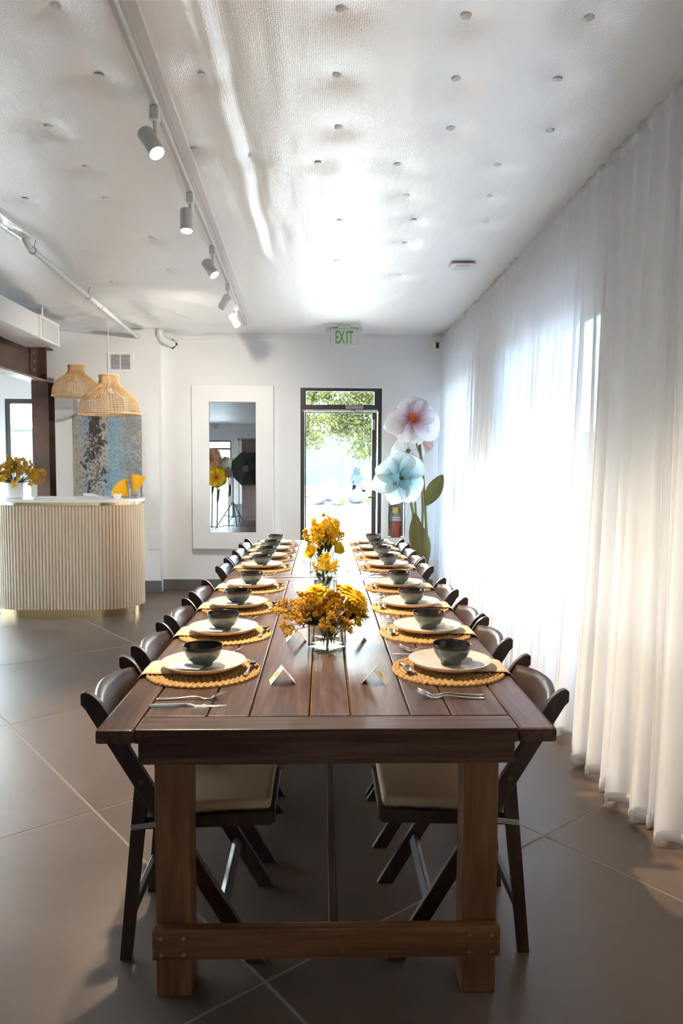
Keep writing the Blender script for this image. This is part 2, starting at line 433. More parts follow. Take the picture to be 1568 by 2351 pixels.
DX0, DX1, DZ = -.258, .675, 2.335
g = slab_holes([-1.84, DX0, DX1, .752, .958, XR + .2], [-.1, .61, 1.05, DZ, 3.2],
               lambda u, v: (DX0 < u < DX1 and v < DZ) or (.752 < u < .958 and .61 < v < 1.05), YB, YB + .2, XZ)
wall_back = struct('wall_back', g, 'wall_paint', label='white plaster wall around the glass door')
wall_col = struct('wall_column', G().box((-3.22, YC, -.1), (-1.84, 9.5, 3.2)), 'wall_paint', label='white projecting wall behind the reception desk')
g = slab_holes([XL - .2, -5.9, -4.5, -4.06, -3.5, -3.22], [-.1, .5, 2.28, 3.2], lambda u, v: (-5.9 < u < -4.5 or -4.06 < u < -3.5) and .5 < v < 2.28, 9.5, 9.7, XZ)
struct('wall_annex', g, 'wall_paint', label='white wall of the side room with window')
g = slab_holes([YR - .2, -8.5, -5.5, 3.6, 8.8, 9.7], [-.1, .5, 2.4, 3.2],
               lambda u, v: .5 < v < 2.4 and (-8.5 < u < -5.5 or 3.6 < u < 8.8), XL - .2, XL, YZ)
struct('wall_left', g, 'wall_paint', label='white left wall with unseen windows added for daylight')
W1, W2, WZ = (3.95, 5.75), (6.75, 8.25), (.45, 2.42)
g = slab_holes([YR - .2, *W1, *W2, YB + .2], [-.1, *WZ, 3.2], lambda u, v: WZ[0] < v < WZ[1] and (W1[0] < u < W1[1] or W2[0] < u < W2[1]), XR, XR + .2, YZ)
struct('wall_right', g, 'wall_paint', label='pale wall with two windows behind the sheer curtains')
RD = (-4.45, -3.37)
g = slab_holes([XL - .2, *RD, XR + .2], [-.1, 2.33, 3.2], lambda u, v: RD[0] < u < RD[1] and v < 2.33, YR - .2, YR, XZ)
struct('wall_rear', g, 'wall_paint', label='pale rear wall with a glass door')
struct('sky_blocker', G().box((XL - .3, YR - .3, 3.2), (XR + .3, 9.9, 3.4)), 'concrete', label='unseen flat slab above the foil ceiling, added to block sky light')  # added out of view to stop sky light leaking over the walls

WASH = [(.057, 2.518), (.475, 2.54), (.891, 2.538), (.053, 2.936), (.514, 2.936), (.909, 2.929), (.067, 3.367), (.566, 3.354), (1.013, 3.359), (-.03, 3.756),
        (.368, 3.756), (.872, 3.749), (.462, 4.176), (.93, 4.172), (.555, 4.591), (1.0, 4.6), (-.884, 2.532), (-.872, 2.967), (-1.23, 3.408), (-1.207, 3.852),
        (-1.696, 4.312), (-1.236, 4.294), (-1.15, 5.0), (-.62, 3.62), (-.47, 2.95), (-1.7, 5.35), (-1.2, 5.8), (.55, 5.05), (.1, 4.6), (-1.75, 6.2), (-2.2, 6.9), (-1.1, 6.6), (.6, 5.9), (.1, 5.5), (-.37, 3.7)]
def ceil_z(x, y):
    d = 0.0
    if y > 1.2:
        for wx, wy in WASH:
            q = (x - wx) ** 2 + (y - wy) ** 2
            if q < .16: d = max(d, math.exp(-q / .009))
    z = HC - .004 + .016 * d
    z += .0045 * nz1(x * 3.1, y * .8, 1) + .0022 * nz1(x * 9, y * 2.2, 2)
    sx = x + .36 + .02 * nz1(0, y * 1.7, 5)
    k = 1.0 if y < 4.8 else max(0, 1 - (y - 4.8) / .8)
    z += k * (.016 * math.exp(-(sx / .022) ** 2) - .018 * math.exp(-((sx + .055) / .03) ** 2) + .010 * nz1(x * 16, y * 1.1, 9) * math.exp(-(sx / .25) ** 2))
    c = max(0, min(1, (y - 6.0) / 1.6)) * max(0, min(1, (-.7 - x) / .6))
    z += c * (.075 * abs(nz1(x * 2.3 + y * .8, y * 1.5 - x * .6, 3)) - .035 + .02 * nz1(x * 6, y * 6, 4))
    if y < 1.2: z += .02 * nz1(x * .7, y * 2.4, 8)
    return z
g = G()
ys = [YR + k * (1.2 - YR) / 130 for k in range(131)] + [1.2 + k * (YB + .02 - 1.2) / 235 for k in range(1, 236)] + [9.0, 9.5]
xs = [XL + k * (-3.1 - XL) / 40 for k in range(41)] + [-3.1 + k * (XR + .02 + 3.1) / 150 for k in range(1, 151)]
nx = len(xs)
g.v = [(x, y, ceil_z(x, y)) for y in ys for x in xs]
g.f = [(j * nx + i, (j + 1) * nx + i, (j + 1) * nx + i + 1, j * nx + i + 1) for j in range(len(ys) - 1) for i in range(nx - 1)]; g.m = [0] * len(g.f)
ceiling = struct('ceiling', g, 'ceiling_foil', smooth='all', label='white quilted foil insulation ceiling')
wm = G().lathe([(.019, 0), (.019, -.003), (.012, -.005), (.004, -.0045)], 14).mesh('washer', 'trim_white', True)
for wx, wy in WASH:
    if wy > 1.2: obj('washer', None, None, ceiling, loc=(wx, wy, ceil_z(wx, wy) - .001), rot=(rnd.uniform(-.15, .15), rnd.uniform(-.15, .15), 0), me=wm)

# wall bands, baseboards, reveals
g = G().prism([(-3.22, 2.84), (-2.28, 2.84), (-2.28, 2.775), (-1.98, 2.775), (-1.98, 2.85), (-1.90, 2.85), (-1.90, 2.80), (-1.84, 2.80), (-1.84, 3.0), (-3.22, 3.0)], YC - .012, YC, axis=1)
struct('trim_1', g, 'wall_paint', label='stepped plaster band at the top of the column wall')
g = G().prism([(-1.84, 2.80), (-1.66, 2.80), (-1.66, 2.865), (XR, 2.885), (XR, 3.0), (-1.84, 3.0)], YB - .012, YB, axis=1)
struct('trim_2', g, 'wall_paint', label='stepped plaster band above the glass door')
struct('baseboard_back', G().cbox((-1.84, YB - .014, 0), (DX0 - .02, YB, .128), .003), 'base_grey', label='dark grey baseboard under the mirror')
struct('baseboard_right', G().cbox((DX1 + .02, YB - .014, 0), (XR, YB, .128), .003), 'base_grey', label='dark grey baseboard right of the glass door')
struct('baseboard_column', G().cbox((-3.20, YC - .014, 0), (-1.826, YC, .135), .003), 'base_grey', label='dark grey baseboard of the column wall')

def frame_ring(g, x0, x1, z0, z1, w, y0, y1, b=.003):
    g.cbox((x0, y0, z0), (x0 + w, y1, z1), b); g.cbox((x1 - w, y0, z0), (x1, y1, z1), b)
    g.cbox((x0 + w, y0, z1 - w), (x1 - w, y1, z1), b); g.cbox((x0 + w, y0, z0), (x1 - w, y1, z0 + w), b)
# front glass door
door = thing('door_1', 'dark aluminium framed glass door with transom', 'door'); door['kind'] = 'structure'; del door['category']
y0, y1 = 8.47, 8.53
obj('door_jamb', G().cbox((DX0, y0, 0), (DX0 + .045, y1, DZ), .003), 'alu_dark', door)
obj('door_jamb', G().cbox((DX1 - .042, y0, 0), (DX1, y1, DZ), .003), 'alu_dark', door)
obj('door_head', G().cbox((DX0 + .045, y0, DZ - .035), (DX1 - .035, y1, DZ), .003), 'alu_dark', door)
obj('transom_bar', G().cbox((DX0 + .02, y0 - .02, 2.085), (DX1 - .035, y1, 2.145), .003), 'alu_dark', door)
obj('transom_trim', G().cbox((DX0 + .02, y0 - .018, 2.068), (DX1 - .04, y0, 2.083), .002), 'alu_dark_edge', door)
obj('transom_pane', G().box((DX0 + .045, 8.498, 2.145), (DX1 - .035, 8.504, DZ - .035)), 'glass_pane', door)
obj('transom_frame', G().cbox((DX1 - .085, y0 + .004, 2.145), (DX1 - .035, y1 - .004, DZ - .035), .003), 'alu_dark', door)
obj('transom_frame', G().cbox((DX0 + .045, y0 + .006, 2.145), (DX0 + .062, y1 - .006, DZ - .035), .003), 'alu_dark', door)
leaf = G(); leaf.cbox((.565, y0 + .004, .01), (.618, y1 - .01, 2.062), .003)
stile = obj('door_stile', leaf, 'alu_dark', door)
obj('door_stile', G().cbox((DX0 + .047, y0 + .006, .01), (DX0 + .062, y1 - .01, 2.062), .003), 'alu_dark', door)
obj('door_rail', G().cbox((DX0 + .062, y0 + .006, 2.05), (.565, y1 - .01, 2.062), .002), 'alu_dark', door)
obj('door_rail', G().cbox((DX0 + .062, y0 + .004, .01), (.565, y1 - .01, .16), .003), 'alu_dark', door)
obj('door_pane', G().box((DX0 + .062, 8.494, .16), (.565, 8.500, 2.05)), 'glass_pane', door)
for z in (1.86, 1.16): obj('lock_plate', G().cbox((.568, y0 - .012, z), (.600, y0 + .004, z + .12), .004), 'steel_brush', stile)
obj('door_handle', G().tube([(.585, y0 - .006, 1.20), (.585, y0 - .05, 1.20), (.52, y0 - .055, 1.195)], .011, 8), 'alu_dark', stile, loc=(0, 0, -.11))
cl = obj('door_closer', G().cbox((.26, y0 - .055, 2.10), (.46, y0 - .02, 2.138), .006), 'steel_brush', door)
obj('closer_arm', G().tube([(.36, y0 - .035, 2.10), (.36, y0 - .04, 2.05), (.38, y0 - .03, 2.02), (.46, y0 - .02, 2.015)], .006, 6), 'alu_dark', cl)
g = G().cbox((DX0 - .02, YB - .012, DZ), (DX1 + .035, YB, DZ + .04), .002).cbox((DX1, YB - .012, 0), (DX1 + .035, YB, DZ), .002)
struct('trim_3', g, 'trim_white', label='white painted surround of the glass door')
# right windows behind the curtain
def window_x(name, y0, y1, z0, z1, x, label, nm=1, gm='glass_window'):
    wth = thing(name, label, 'window'); wth['kind'] = 'structure'; del wth['category']
    g = G(); b = .05
    obj('window_frame', G().cbox((x, y0, z0), (x + .06, y0 + b, z1), .003), 'alu_dark', wth); obj('window_frame', G().cbox((x, y1 - b, z0), (x + .06, y1, z1), .003), 'alu_dark', wth)
    obj('window_frame', G().cbox((x, y0 + b, z1 - b), (x + .06, y1 - b, z1), .003), 'alu_dark', wth); obj('window_frame', G().cbox((x, y0 + b, z0), (x + .06, y1 - b, z0 + b), .003), 'alu_dark', wth)
    for k in range(nm):
        ym = y0 + (y1 - y0) * (k + 1) / (nm + 1); obj('mullion', G().cbox((x + .005, ym - .02, z0 + b), (x + .055, ym + .02, z1 - b), .003), 'alu_dark', wth)
    obj('window_pane', G().box((x + .027, y0 + b, z0 + b), (x + .032, y1 - b, z1 - b)), gm, wth)
    return wth
window_x('window_1', *W1, *WZ, XR + .09, 'bright window glowing through the sheer curtain mid wall', 0)
window_x('window_2', *W2, *WZ, XR + .09, 'bright window glowing through the sheer curtain near the corner', 0)
for k, (a, b) in enumerate(((-8.5, -5.5), (3.6, 8.8))): window_x('window_%d' % (3 + k), a, b, .5, 2.4, XL - .14, ('unseen window added in the left wall to brighten the rear', 'unseen window added in the left wall to light the side room')[k], 1, 'glass_side')  # both are unseen, added to bring more daylight in from the left
def window_y(name, x0, x1, z0, z1, y, label, mul=()):
    wth = thing(name, label, 'window'); wth['kind'] = 'structure'; del wth['category']; b = .06
    obj('window_frame', G().cbox((x0, y, z0), (x0 + b, y + .06, z1), .003), 'alu_dark', wth); obj('window_frame', G().cbox((x1 - b, y, z0), (x1, y + .06, z1), .003), 'alu_dark', wth)
    obj('window_frame', G().cbox((x0 + b, y, z1 - b), (x1 - b, y + .06, z1), .003), 'alu_dark', wth); obj('window_frame', G().cbox((x0 + b, y, z0), (x1 - b, y + .06, z0 + b), .003), 'alu_dark', wth)
    for xm in mul: obj('mullion', G().cbox((xm - .03, y + .004, z0 + b), (xm + .03, y + .056, z1 - b), .003), 'alu_dark', wth)
    obj('window_pane', G().box((x0 + b, y + .027, z0 + b), (x1 - b, y + .032, z1 - b)), 'glass_pane', wth)
window_y('window_7', -4.06, -3.5, .5, 2.28, 9.52, 'dark framed window of the side room beside the steel post')
window_y('window_8', -5.9, -4.5, .5, 2.28, 9.52, 'wide window of the side room')
rear = thing('door_2', 'glass door in the rear wall seen in the mirror', 'door'); rear['kind'] = 'structure'; del rear['category']
for a, b, c, d in ((RD[0], RD[0] + .05, 0, 2.33), (RD[1] - .05, RD[1], 0, 2.33), (RD[0] + .05, RD[1] - .05, 2.28, 2.33), (RD[0] + .05, RD[1] - .05, 2.0, 2.06)):
    obj('door_frame', G().cbox((a, YR - .12, c), (b, YR - .06, d), .003), 'alu_dark', rear)
obj('door_pane', G().box((RD[0] + .05, YR - .092, .02), (RD[1] - .05, YR - .086, 2.0)), 'glass_pane', rear)
obj('transom_pane', G().box((RD[0] + .05, YR - .092, 2.06), (RD[1] - .05, YR - .086, 2.28)), 'glass_pane', rear)

# steel post and beam
bm_ = thing('steel_beam', 'rusty brown steel beam spanning the opening at left', 'beam')
obj('web', G().cbox((-3.10, -.6, 2.36), (-3.085, 8.30, 2.705), .002), 'steel_brown', bm_)
obj('flange', G().cbox((-3.19, -.6, 2.705), (-2.995, 8.30, 2.725), .003), 'steel_brown', bm_)
obj('flange', G().cbox((-3.19, -.6, 2.34), (-2.995, 8.30, 2.36), .003), 'steel_flange', bm_)
obj('stiffener', G().cbox((-3.085, 8.10, 2.36), (-3.0, 8.115, 2.705), .002), 'steel_brown', bm_)
cp = obj('clip_plate', G().cbox((-3.085, 7.86, 2.41), (-3.07, 7.98, 2.67), .003), 'steel_brown', bm_)
for z in (2.45, 2.54, 2.63): obj('bolt', G().tube([(-3.07, 7.92, z), (-3.055, 7.92, z)], .016, 6), 'steel_flange', cp)
pm = thing('steel_post', 'dark brown steel post beside the reception desk wall', 'post', (-3.045, 8.10, 0))
obj('flange', G().cbox((-.085, -.10, 0), (.09, -.085, 2.34), .002), 'steel_brown', pm); obj('flange', G().cbox((-.085, .085, 0), (.09, .10, 2.34), .002), 'steel_brown', pm)
obj('web', G().cbox((-.008, -.085, 0), (.008, .085, 2.34), .002), 'steel_brown', pm)
copy_tree(pm, (-3.08, -.4, 0), None, 'dark brown steel post at the near end of the beam, behind the camera')

# air duct
du = thing('air_duct', 'white rectangular air duct under the ceiling at left', 'duct', (-2.83, 5.6, 2.74))
obj('duct_body', G().cbox((-.17, -4.0, -.105), (.17, 1.40, .105), .004), 'metal_white', du)
gr = obj('grille_frame', G().prism([(1.42, -.112), (1.93, -.112), (1.93, .112), (1.42, .112)], .165, .178, axis=0), 'metal_white', du)
obj('duct_end', G().cbox((-.17, 1.40, -.112), (.165, 1.95, .112), .012, 2), 'metal_white', du)
obj('grille_opening', G().box((.1785, 1.47, -.085), (.1795, 1.88, .085)), 'plastic_grey', gr)
for k in range(10):
    z = -.076 + k * .0168; obj('slat', G().box((.1795, 1.475, z), (.187, 1.875, z + .0085)), 'metal_white', gr)
obj('hanger_rod', G().tube([(0.18, 1.47, .105), (.18, 1.47, .215)], .012, 8), 'metal_white', du)

# conduit pipe with hangers
pi_ = thing('conduit_pipe', 'white conduit pipe running under the foil ceiling', 'pipe', (-2.0, 4.9, 2.87))
obj('pipe', G().tube([(.075, -.06, .075), (.075, -.02, .03), (.07, .05, 0), (.02, 1.2, 0), (-.065, 3.44, -.005)], .021, 10), 'metal_white', pi_, smooth=True)
for yy, xx in ((.12, .066), (1.45, .01), (1.85, -.005), (3.38, -.063)):
    obj('collar', G().tube([(xx, yy - .01, 0), (xx, yy + .01, 0)], .027, 10), 'plastic_grey', pi_, smooth=True)
for yy, xx in ((.14, .066), (1.45, .01)): obj('hanger_wire', G().tube([(xx, yy, .025), (xx + .02, yy - .01, .078)], .003, 5), 'steel_brush', pi_)
tw = G()
def tapew(u, v_):
    a = 2 * PI * v_; r = .055 + .018 * nz1(u * 4, math.cos(a) * 2, math.sin(a) * 2)
    return (.06 + .30 * (u - 1) * .15 + r * math.cos(a), -.75 + .75 * u, .06 + r * .6 * math.sin(a))
tw.sheet(tapew, 14, 12); obj('tape_wrap', tw, 'foil_tape', pi_, smooth=True)
el = thing('pipe_elbow', 'short white pipe elbow at the column corner', 'pipe', (-1.78, 8.30, 2.88))
obj('pipe', G().tube([(-.03, -.03, .075), (-.03, -.03, .01), (-.01, -.01, -.035), (.05, .06, -.06), (.075, .148, -.065)], .042, 12), 'metal_white', el, smooth=True)
obj('wall_collar', G().tube([(.075, .13, -.065), (.075, .149, -.065)], .058, 4), 'slot_dark', el)

# ceiling plate, exit sign, camera
cpq = thing('ceiling_plate', 'flat white cover plate on the ceiling near the curtain', 'plate', (1.03, 5.52, HC - .02))
obj('plate', G().cbox((-.09, -.09, -.004), (.09, .09, .006), .003), 'trim_white', cpq); obj('plate_cover', G().cbox((-.055, -.055, -.012), (.055, .055, -.004), .003), 'metal_white', cpq)
def letters(body, size, depth, mat_, parent, loc, sx=1.0, rot=(PI / 2, 0, 0), bold=0):
    cu_ = bpy.data.curves.new('lettering', 'FONT'); cu_.body = body; cu_.size = size; cu_.extrude = depth; cu_.align_x = 'CENTER'; cu_.offset = bold
    to = bpy.data.objects.new('tmp', cu_); COL.objects.link(to)
    dg = bpy.context.evaluated_depsgraph_get(); me = bpy.data.meshes.new_from_object(to.evaluated_get(dg))
    bpy.data.objects.remove(to); me.materials.clear(); me.materials.append(MATS[mat_])
    o = bpy.data.objects.new('lettering', me); COL.objects.link(o); o.parent = parent; o.location = loc; o.rotation_euler = rot; o.scale = (sx, 1, 1)
    return o
def exit_sign(loc, rz, label):
    ex = thing('exit_sign', label, 'sign', loc, (0, 0, rz))
    obj('sign_panel', G().cbox((-.145, -.022, -.225), (.145, .022, -.04), .006, 2), 'plastic_grey', ex)
    obj('sign_face', G().cbox((-.14, -.026, -.215), (.14, -.022, -.045), .002), 'metal_white', ex)
    obj('mount', G().cbox((-.07, -.03, -.04), (.07, .03, -.002), .005), 'metal_white', ex)
    for k, ch in enumerate('EXIT'): letters(ch, .19, .001, 'exit_green', ex, (-.075 + k * .05 + (.006 if k == 2 else 0) - (.004 if k > 2 else 0), -.0265, -.197), .46 if ch != 'I' else .6, bold=.004)
    for s_ in (-1, 1):
        h = obj('lamp_head', G().tube([(s_ * .175, -.03, -.055), (s_ * .175, .03, -.055)], .028, 14), 'metal_white', ex, smooth=True)
        obj('lamp_arm', G().tube([(s_ * .06, 0, -.02), (s_ * .175, 0, -.035)], .01, 6), 'metal_white', h)
        obj('lamp_glass', G().tube([(s_ * .175, -.034, -.055), (s_ * .175, -.03, -.055)], .022, 14), 'ceramic_white', h)
    return ex
exit_sign((.222, 7.92, HC - .004), 0, 'ceiling mounted green EXIT sign above the glass door')
exit_sign((-3.9, -9.9, HC + .0), PI, 'green EXIT sign at the rear, seen only in the mirror')
sc_ = thing('security_camera', 'white security camera in the corner by the curtain', 'camera', (1.29, 8.36, 2.86))
obj('bracket', G().cbox((-.03, -.02, .02), (.05, .09, .055), .004).tube([(0, 0, .03), (0, 0, -.02)], .012, 8), 'metal_white', sc_)
obj('camera_body', G().cbox((-.042, -.05, -.105), (.03, .03, -.015), .006), 'metal_white', sc_)
obj('lens_panel', G().cbox((-.022, -.056, -.09), (.012, -.05, -.025), .003), 'black_plastic', sc_)
obj('foil_patch', G().ball((.0, .03, .075), .05, 2, .5, (1.2, .8, .5)), 'foil_tape', sc_)

# wall vent, access panel
ve = thing('wall_vent', 'white louvred wall vent above the painting', 'vent', (-2.254, YC, 2.587))
obj('vent_frame', G().cbox((-.143, -.014, -.112), (.143, 0, .112), .003), 'trim_white', ve)
for s_ in (-1, 1):
    hx = s_ * .056; ho = obj('vent_opening', G().box((hx - .050, -.0145, -.082), (hx + .050, -.014, .082)), 'slot_dark', ve)
    for k in range(12):
        z = -.080 + k * .0137; obj('louvre', G().box((hx - .050, -.018, z), (hx + .050, -.0146, z + .0062)), 'trim_white', ho)
ap = thing('access_panel', 'flat white access panel low on the column wall', 'panel', (-1.905, YC, .592))
obj('panel_frame', G().cbox((-.055, -.008, -.104), (.055, 0, .104), .002), 'trim_white', ap); obj('panel_door', G().cbox((-.04, -.011, -.085), (.04, -.008, .085), .002), 'trim_white', ap)

# mirror on the back wall
mi = thing('wall_mirror', 'tall mirror in a broad white frame on the back wall', 'mirror', (-1.024, YB, 1.42))
g = slab_holes([-.46, -.265, .261, .46], [-.93, -.74, .74, .932], lambda u, v: -.265 < u < .261 and -.74 < v < .74, -.085, 0, XZ)
fo = obj('mirror_frame', g, 'trim_white', mi); b = fo.modifiers.new('bevel', 'BEVEL'); b.width = .004; b.segments = 2; b.limit_method = 'ANGLE'
obj('mirror_glass', G().box((-.262, -.075, -.737), (.258, -.070, .737)), 'mirror_glass', mi)
# fire extinguisher cabinet
ca = thing('extinguisher_cabinet', 'recessed cabinet with glass front beside the glass door', 'cabinet', (.855, YB, .61))
g = slab_holes([-.115, -.098, .098, .115], [-.012, .005, .43, .45], lambda u, v: -.098 < u < .098 and .005 < v < .43, -.015, .0, XZ)
obj('cabinet_frame', g, 'trim_white', ca)
obj('cabinet_back', G().box((-.1, .17, .002), (.1, .185, .438)), 'plastic_grey', ca)
obj('cabinet_glass', G().box((-.097, -.006, .006), (.097, -.002, .429)), 'glass_clear', ca)
fe = thing('fire_extinguisher', 'red fire extinguisher inside the wall cabinet', 'extinguisher', (.855, YB + .085, .615))
obj('cylinder', G().lathe([(.055, 0), (.063, .008), (.064, .28), (.058, .325), (.03, .355), (.02, .37)], 24), 'ext_red', fe, smooth=True)
lb = obj('label_band', G().lathe([(.0648, .195), (.0648, .29)], 24), 'glove', fe, smooth=True)
letters('FIRE', .030, .0006, 'ceramic_white', lb, (0, -.066, .255), 1.2)
obj('band_stripe', G().cbox((-.045, -.0665, .225), (.045, -.066, .243), .0004), 'ceramic_white', lb); obj('band_stripe', G().cbox((-.05, -.0665, .197), (.05, -.066, .214), .0004), 'ceramic_white', lb)
obj('valve', G().cbox((-.02, -.02, .37), (.02, .02, .395), .004), 'black_plastic', fe)
obj('lever', G().tube([(-.01, 0, .395), (.06, -.01, .415)], .007, 6), 'ext_red', fe)
obj('hose', G().tube([(-.02, 0, .38), (-.07, -.01, .36), (-.08, -.01, .25), (-.076, -.01, .10)], .009, 8), 'black_plastic', fe, smooth=True)
obj('inspection_tag', G().cbox((-.045, -.070, .288), (.022, -.069, .352), .0004), 'tag_yellow', fe)

# ------------------------------------------------------------------ track lights
def trk(y): return -.69 - .0275 * (y - 3.0)
tr = thing('light_track', 'white ceiling track carrying the spotlights', 'track', (0, 0, 0))
g = G(); g.cbox((-.019, 0, 0), (.019, 6.85, .022), .003); ang = math.atan(.0275)
obj('track_rail', g, 'metal_white', tr, loc=(trk(1.0), 1.0, 2.915), rot=(0, 0, ang))
obj('track_slot', G().box((-.008, .01, -.0006), (.008, 6.84, 0.0)), 'plastic_grey', tr, loc=(trk(1.0), 1.0, 2.9148), rot=(0, 0, ang))
obj('track_seam', G().cbox((.035, 0, .018), (.075, 6.85, .032), .003), 'metal_white', tr, loc=(trk(1.0), 1.0, 2.918), rot=(0, 0, ang))
ordn = ['nearest', 'second', 'third', 'fourth', 'farthest']
for k, (y, dx, dy, dz, on) in enumerate(((3.117, .48, -.30, -.80, 1), (4.068, .04, -.18, -1, 1), (5.043, .55, -.25, -.8, 1), (6.066, -.50, .75, -.62, 2), (6.819, .45, -.35, -.75, 1))):
    s_ = thing('track_spotlight', 'white cylinder spotlight, %s from the camera on the ceiling track' % ordn[k], 'spotlight', (trk(y), y, 2.915), group='track spotlights')
    obj('adapter', G().cbox((-.020, -.022, -.055), (.020, .022, 0), .004), 'metal_white', s_)
    obj('stem', G().tube([(0, 0, -.055), (0, 0, -.115)], .0085, 8), 'metal_white', s_)
    d = Vector((dx, dy, dz)).normalized(); q = d.to_track_quat('Z', 'Y')
    ctr = Vector((0, 0, -.135)) + d * .012 + Vector((-.022, 0, 0))
    hd = obj('lamp_head', G().lathe([(.030, -.062), (.0345, -.058), (.0345, .058), (.031, .058), (.031, .040)], 24), 'metal_white', s_, loc=ctr, smooth=True); hd.rotation_euler = q.to_euler()
    le = obj('lens', G().lathe([(.0305, .040), (.0305, .044)], 24), 'lamp_lens' if on else 'ceramic_white', hd)
    if on:
        l = bpy.data.lights.new('spot_bulb', 'SPOT'); l.energy = 20 if on == 1 else 9; l.color = (1.0, .80, .57) if on == 1 else (1.0, .90, .78); l.spot_size = math.radians(70 if on == 1 else 130); l.spot_blend = .6 if on == 1 else 1.0; l.shadow_soft_size = .03
        lo = bpy.data.objects.new('spot_bulb', l); COL.objects.link(lo); lo.parent = s_; lo.location = ctr + d * .07; lo.rotation_euler = d.to_track_quat('-Z', 'Y').to_euler()

# ------------------------------------------------------------------ dining tables
TX = .015; TH = .76
def table(name, y0, y1, label, front):
    t_ = thing(name, label, 'table', (TX, y0, 0)); L = y1 - y0; hw = .61
    gx = [-.508, -.335, -.218, -.050, .065, .231, .346, .507]
    def plank(nm, lo, hi, m, b=.004): 
        c = [(a + d_) / 2 for a, d_ in zip(lo, hi)]
        return obj(nm, G().cbox([a - q for a, q in zip(lo, c)], [a - q for a, q in zip(hi, c)], b, 2), m, t_, loc=c)
    plank('side_board', (-hw, 0, .722), (-.508 - .003, L, TH), 'table_wood', .009); plank('side_board', (.507 + .003, 0, .722), (hw, L, TH), 'table_wood', .009)
    plank('end_board', (-.508, .004, .722), (.507, .105, TH), 'table_wood_x'); plank('end_board', (-.508, L - .105, .722), (.507, L - .004, TH), 'table_wood_x')
    for k in range(7):
        a, b_ = gx[k], gx[k + 1]; plank('plank', (a + .0025, .108, .735), (b_ - .0025, L - .108, TH), 'table_wood', .0025)
    obj('sub_top', G().box((-.52, .02, .718), (.52, L - .02, .748)), 'raw_wood', t_)
    ap_ = lambda lo, hi, m: plank('apron', lo, hi, m, .004)
    ap_((-.505, .028, .655), (.505, .062, .720), 'table_wood_x'); ap_((-.505, L - .062, .655), (.505, L - .028, .720), 'table_wood_x')
    ap_((-.505, .063, .655), (-.470, L - .063, .720), 'table_wood'); ap_((.470, .063, .655), (.505, L - .063, .720), 'table_wood')
    for yy in (.040, L - .130):
        for s_ in (-1, 1):
            c = s_ * .418; plank('leg', (c - .0475, yy + (0 if yy > .1 else 0), 0), (c + .0475, yy + .09, .655 if yy > .1 else .654), 'leg_wood', .004)
    for yy in (.008, L - .040):
        st_ = plank('stretcher', (-.470, yy, .125), (.470, yy + .031, .210), 'rail_wood', .004)
        if yy < .1:
            for sx in (-.445, -.385, .385, .445):
                for z in (-.026, .020): obj('screw', G().tube([(sx, -.0185, z), (sx, -.015, z)], .0055, 8), 'steel_brush', st_)
            for z in (-.020, .022): obj('screw', G().tube([(.04, -.0165, z), (.04, -.014, z)], .0075, 10), 'rail_wood', st_)
    plank('centre_stretcher', (.005, .041, .130), (.030, L - .041, .205), 'table_wood', .003)
    return t_
table('farm_table', 1.887, 4.49, 'long brown plank farm table nearest the camera', True)
table('farm_table', 4.50, 6.755, 'brown plank farm table farther back, by the glass door', False)

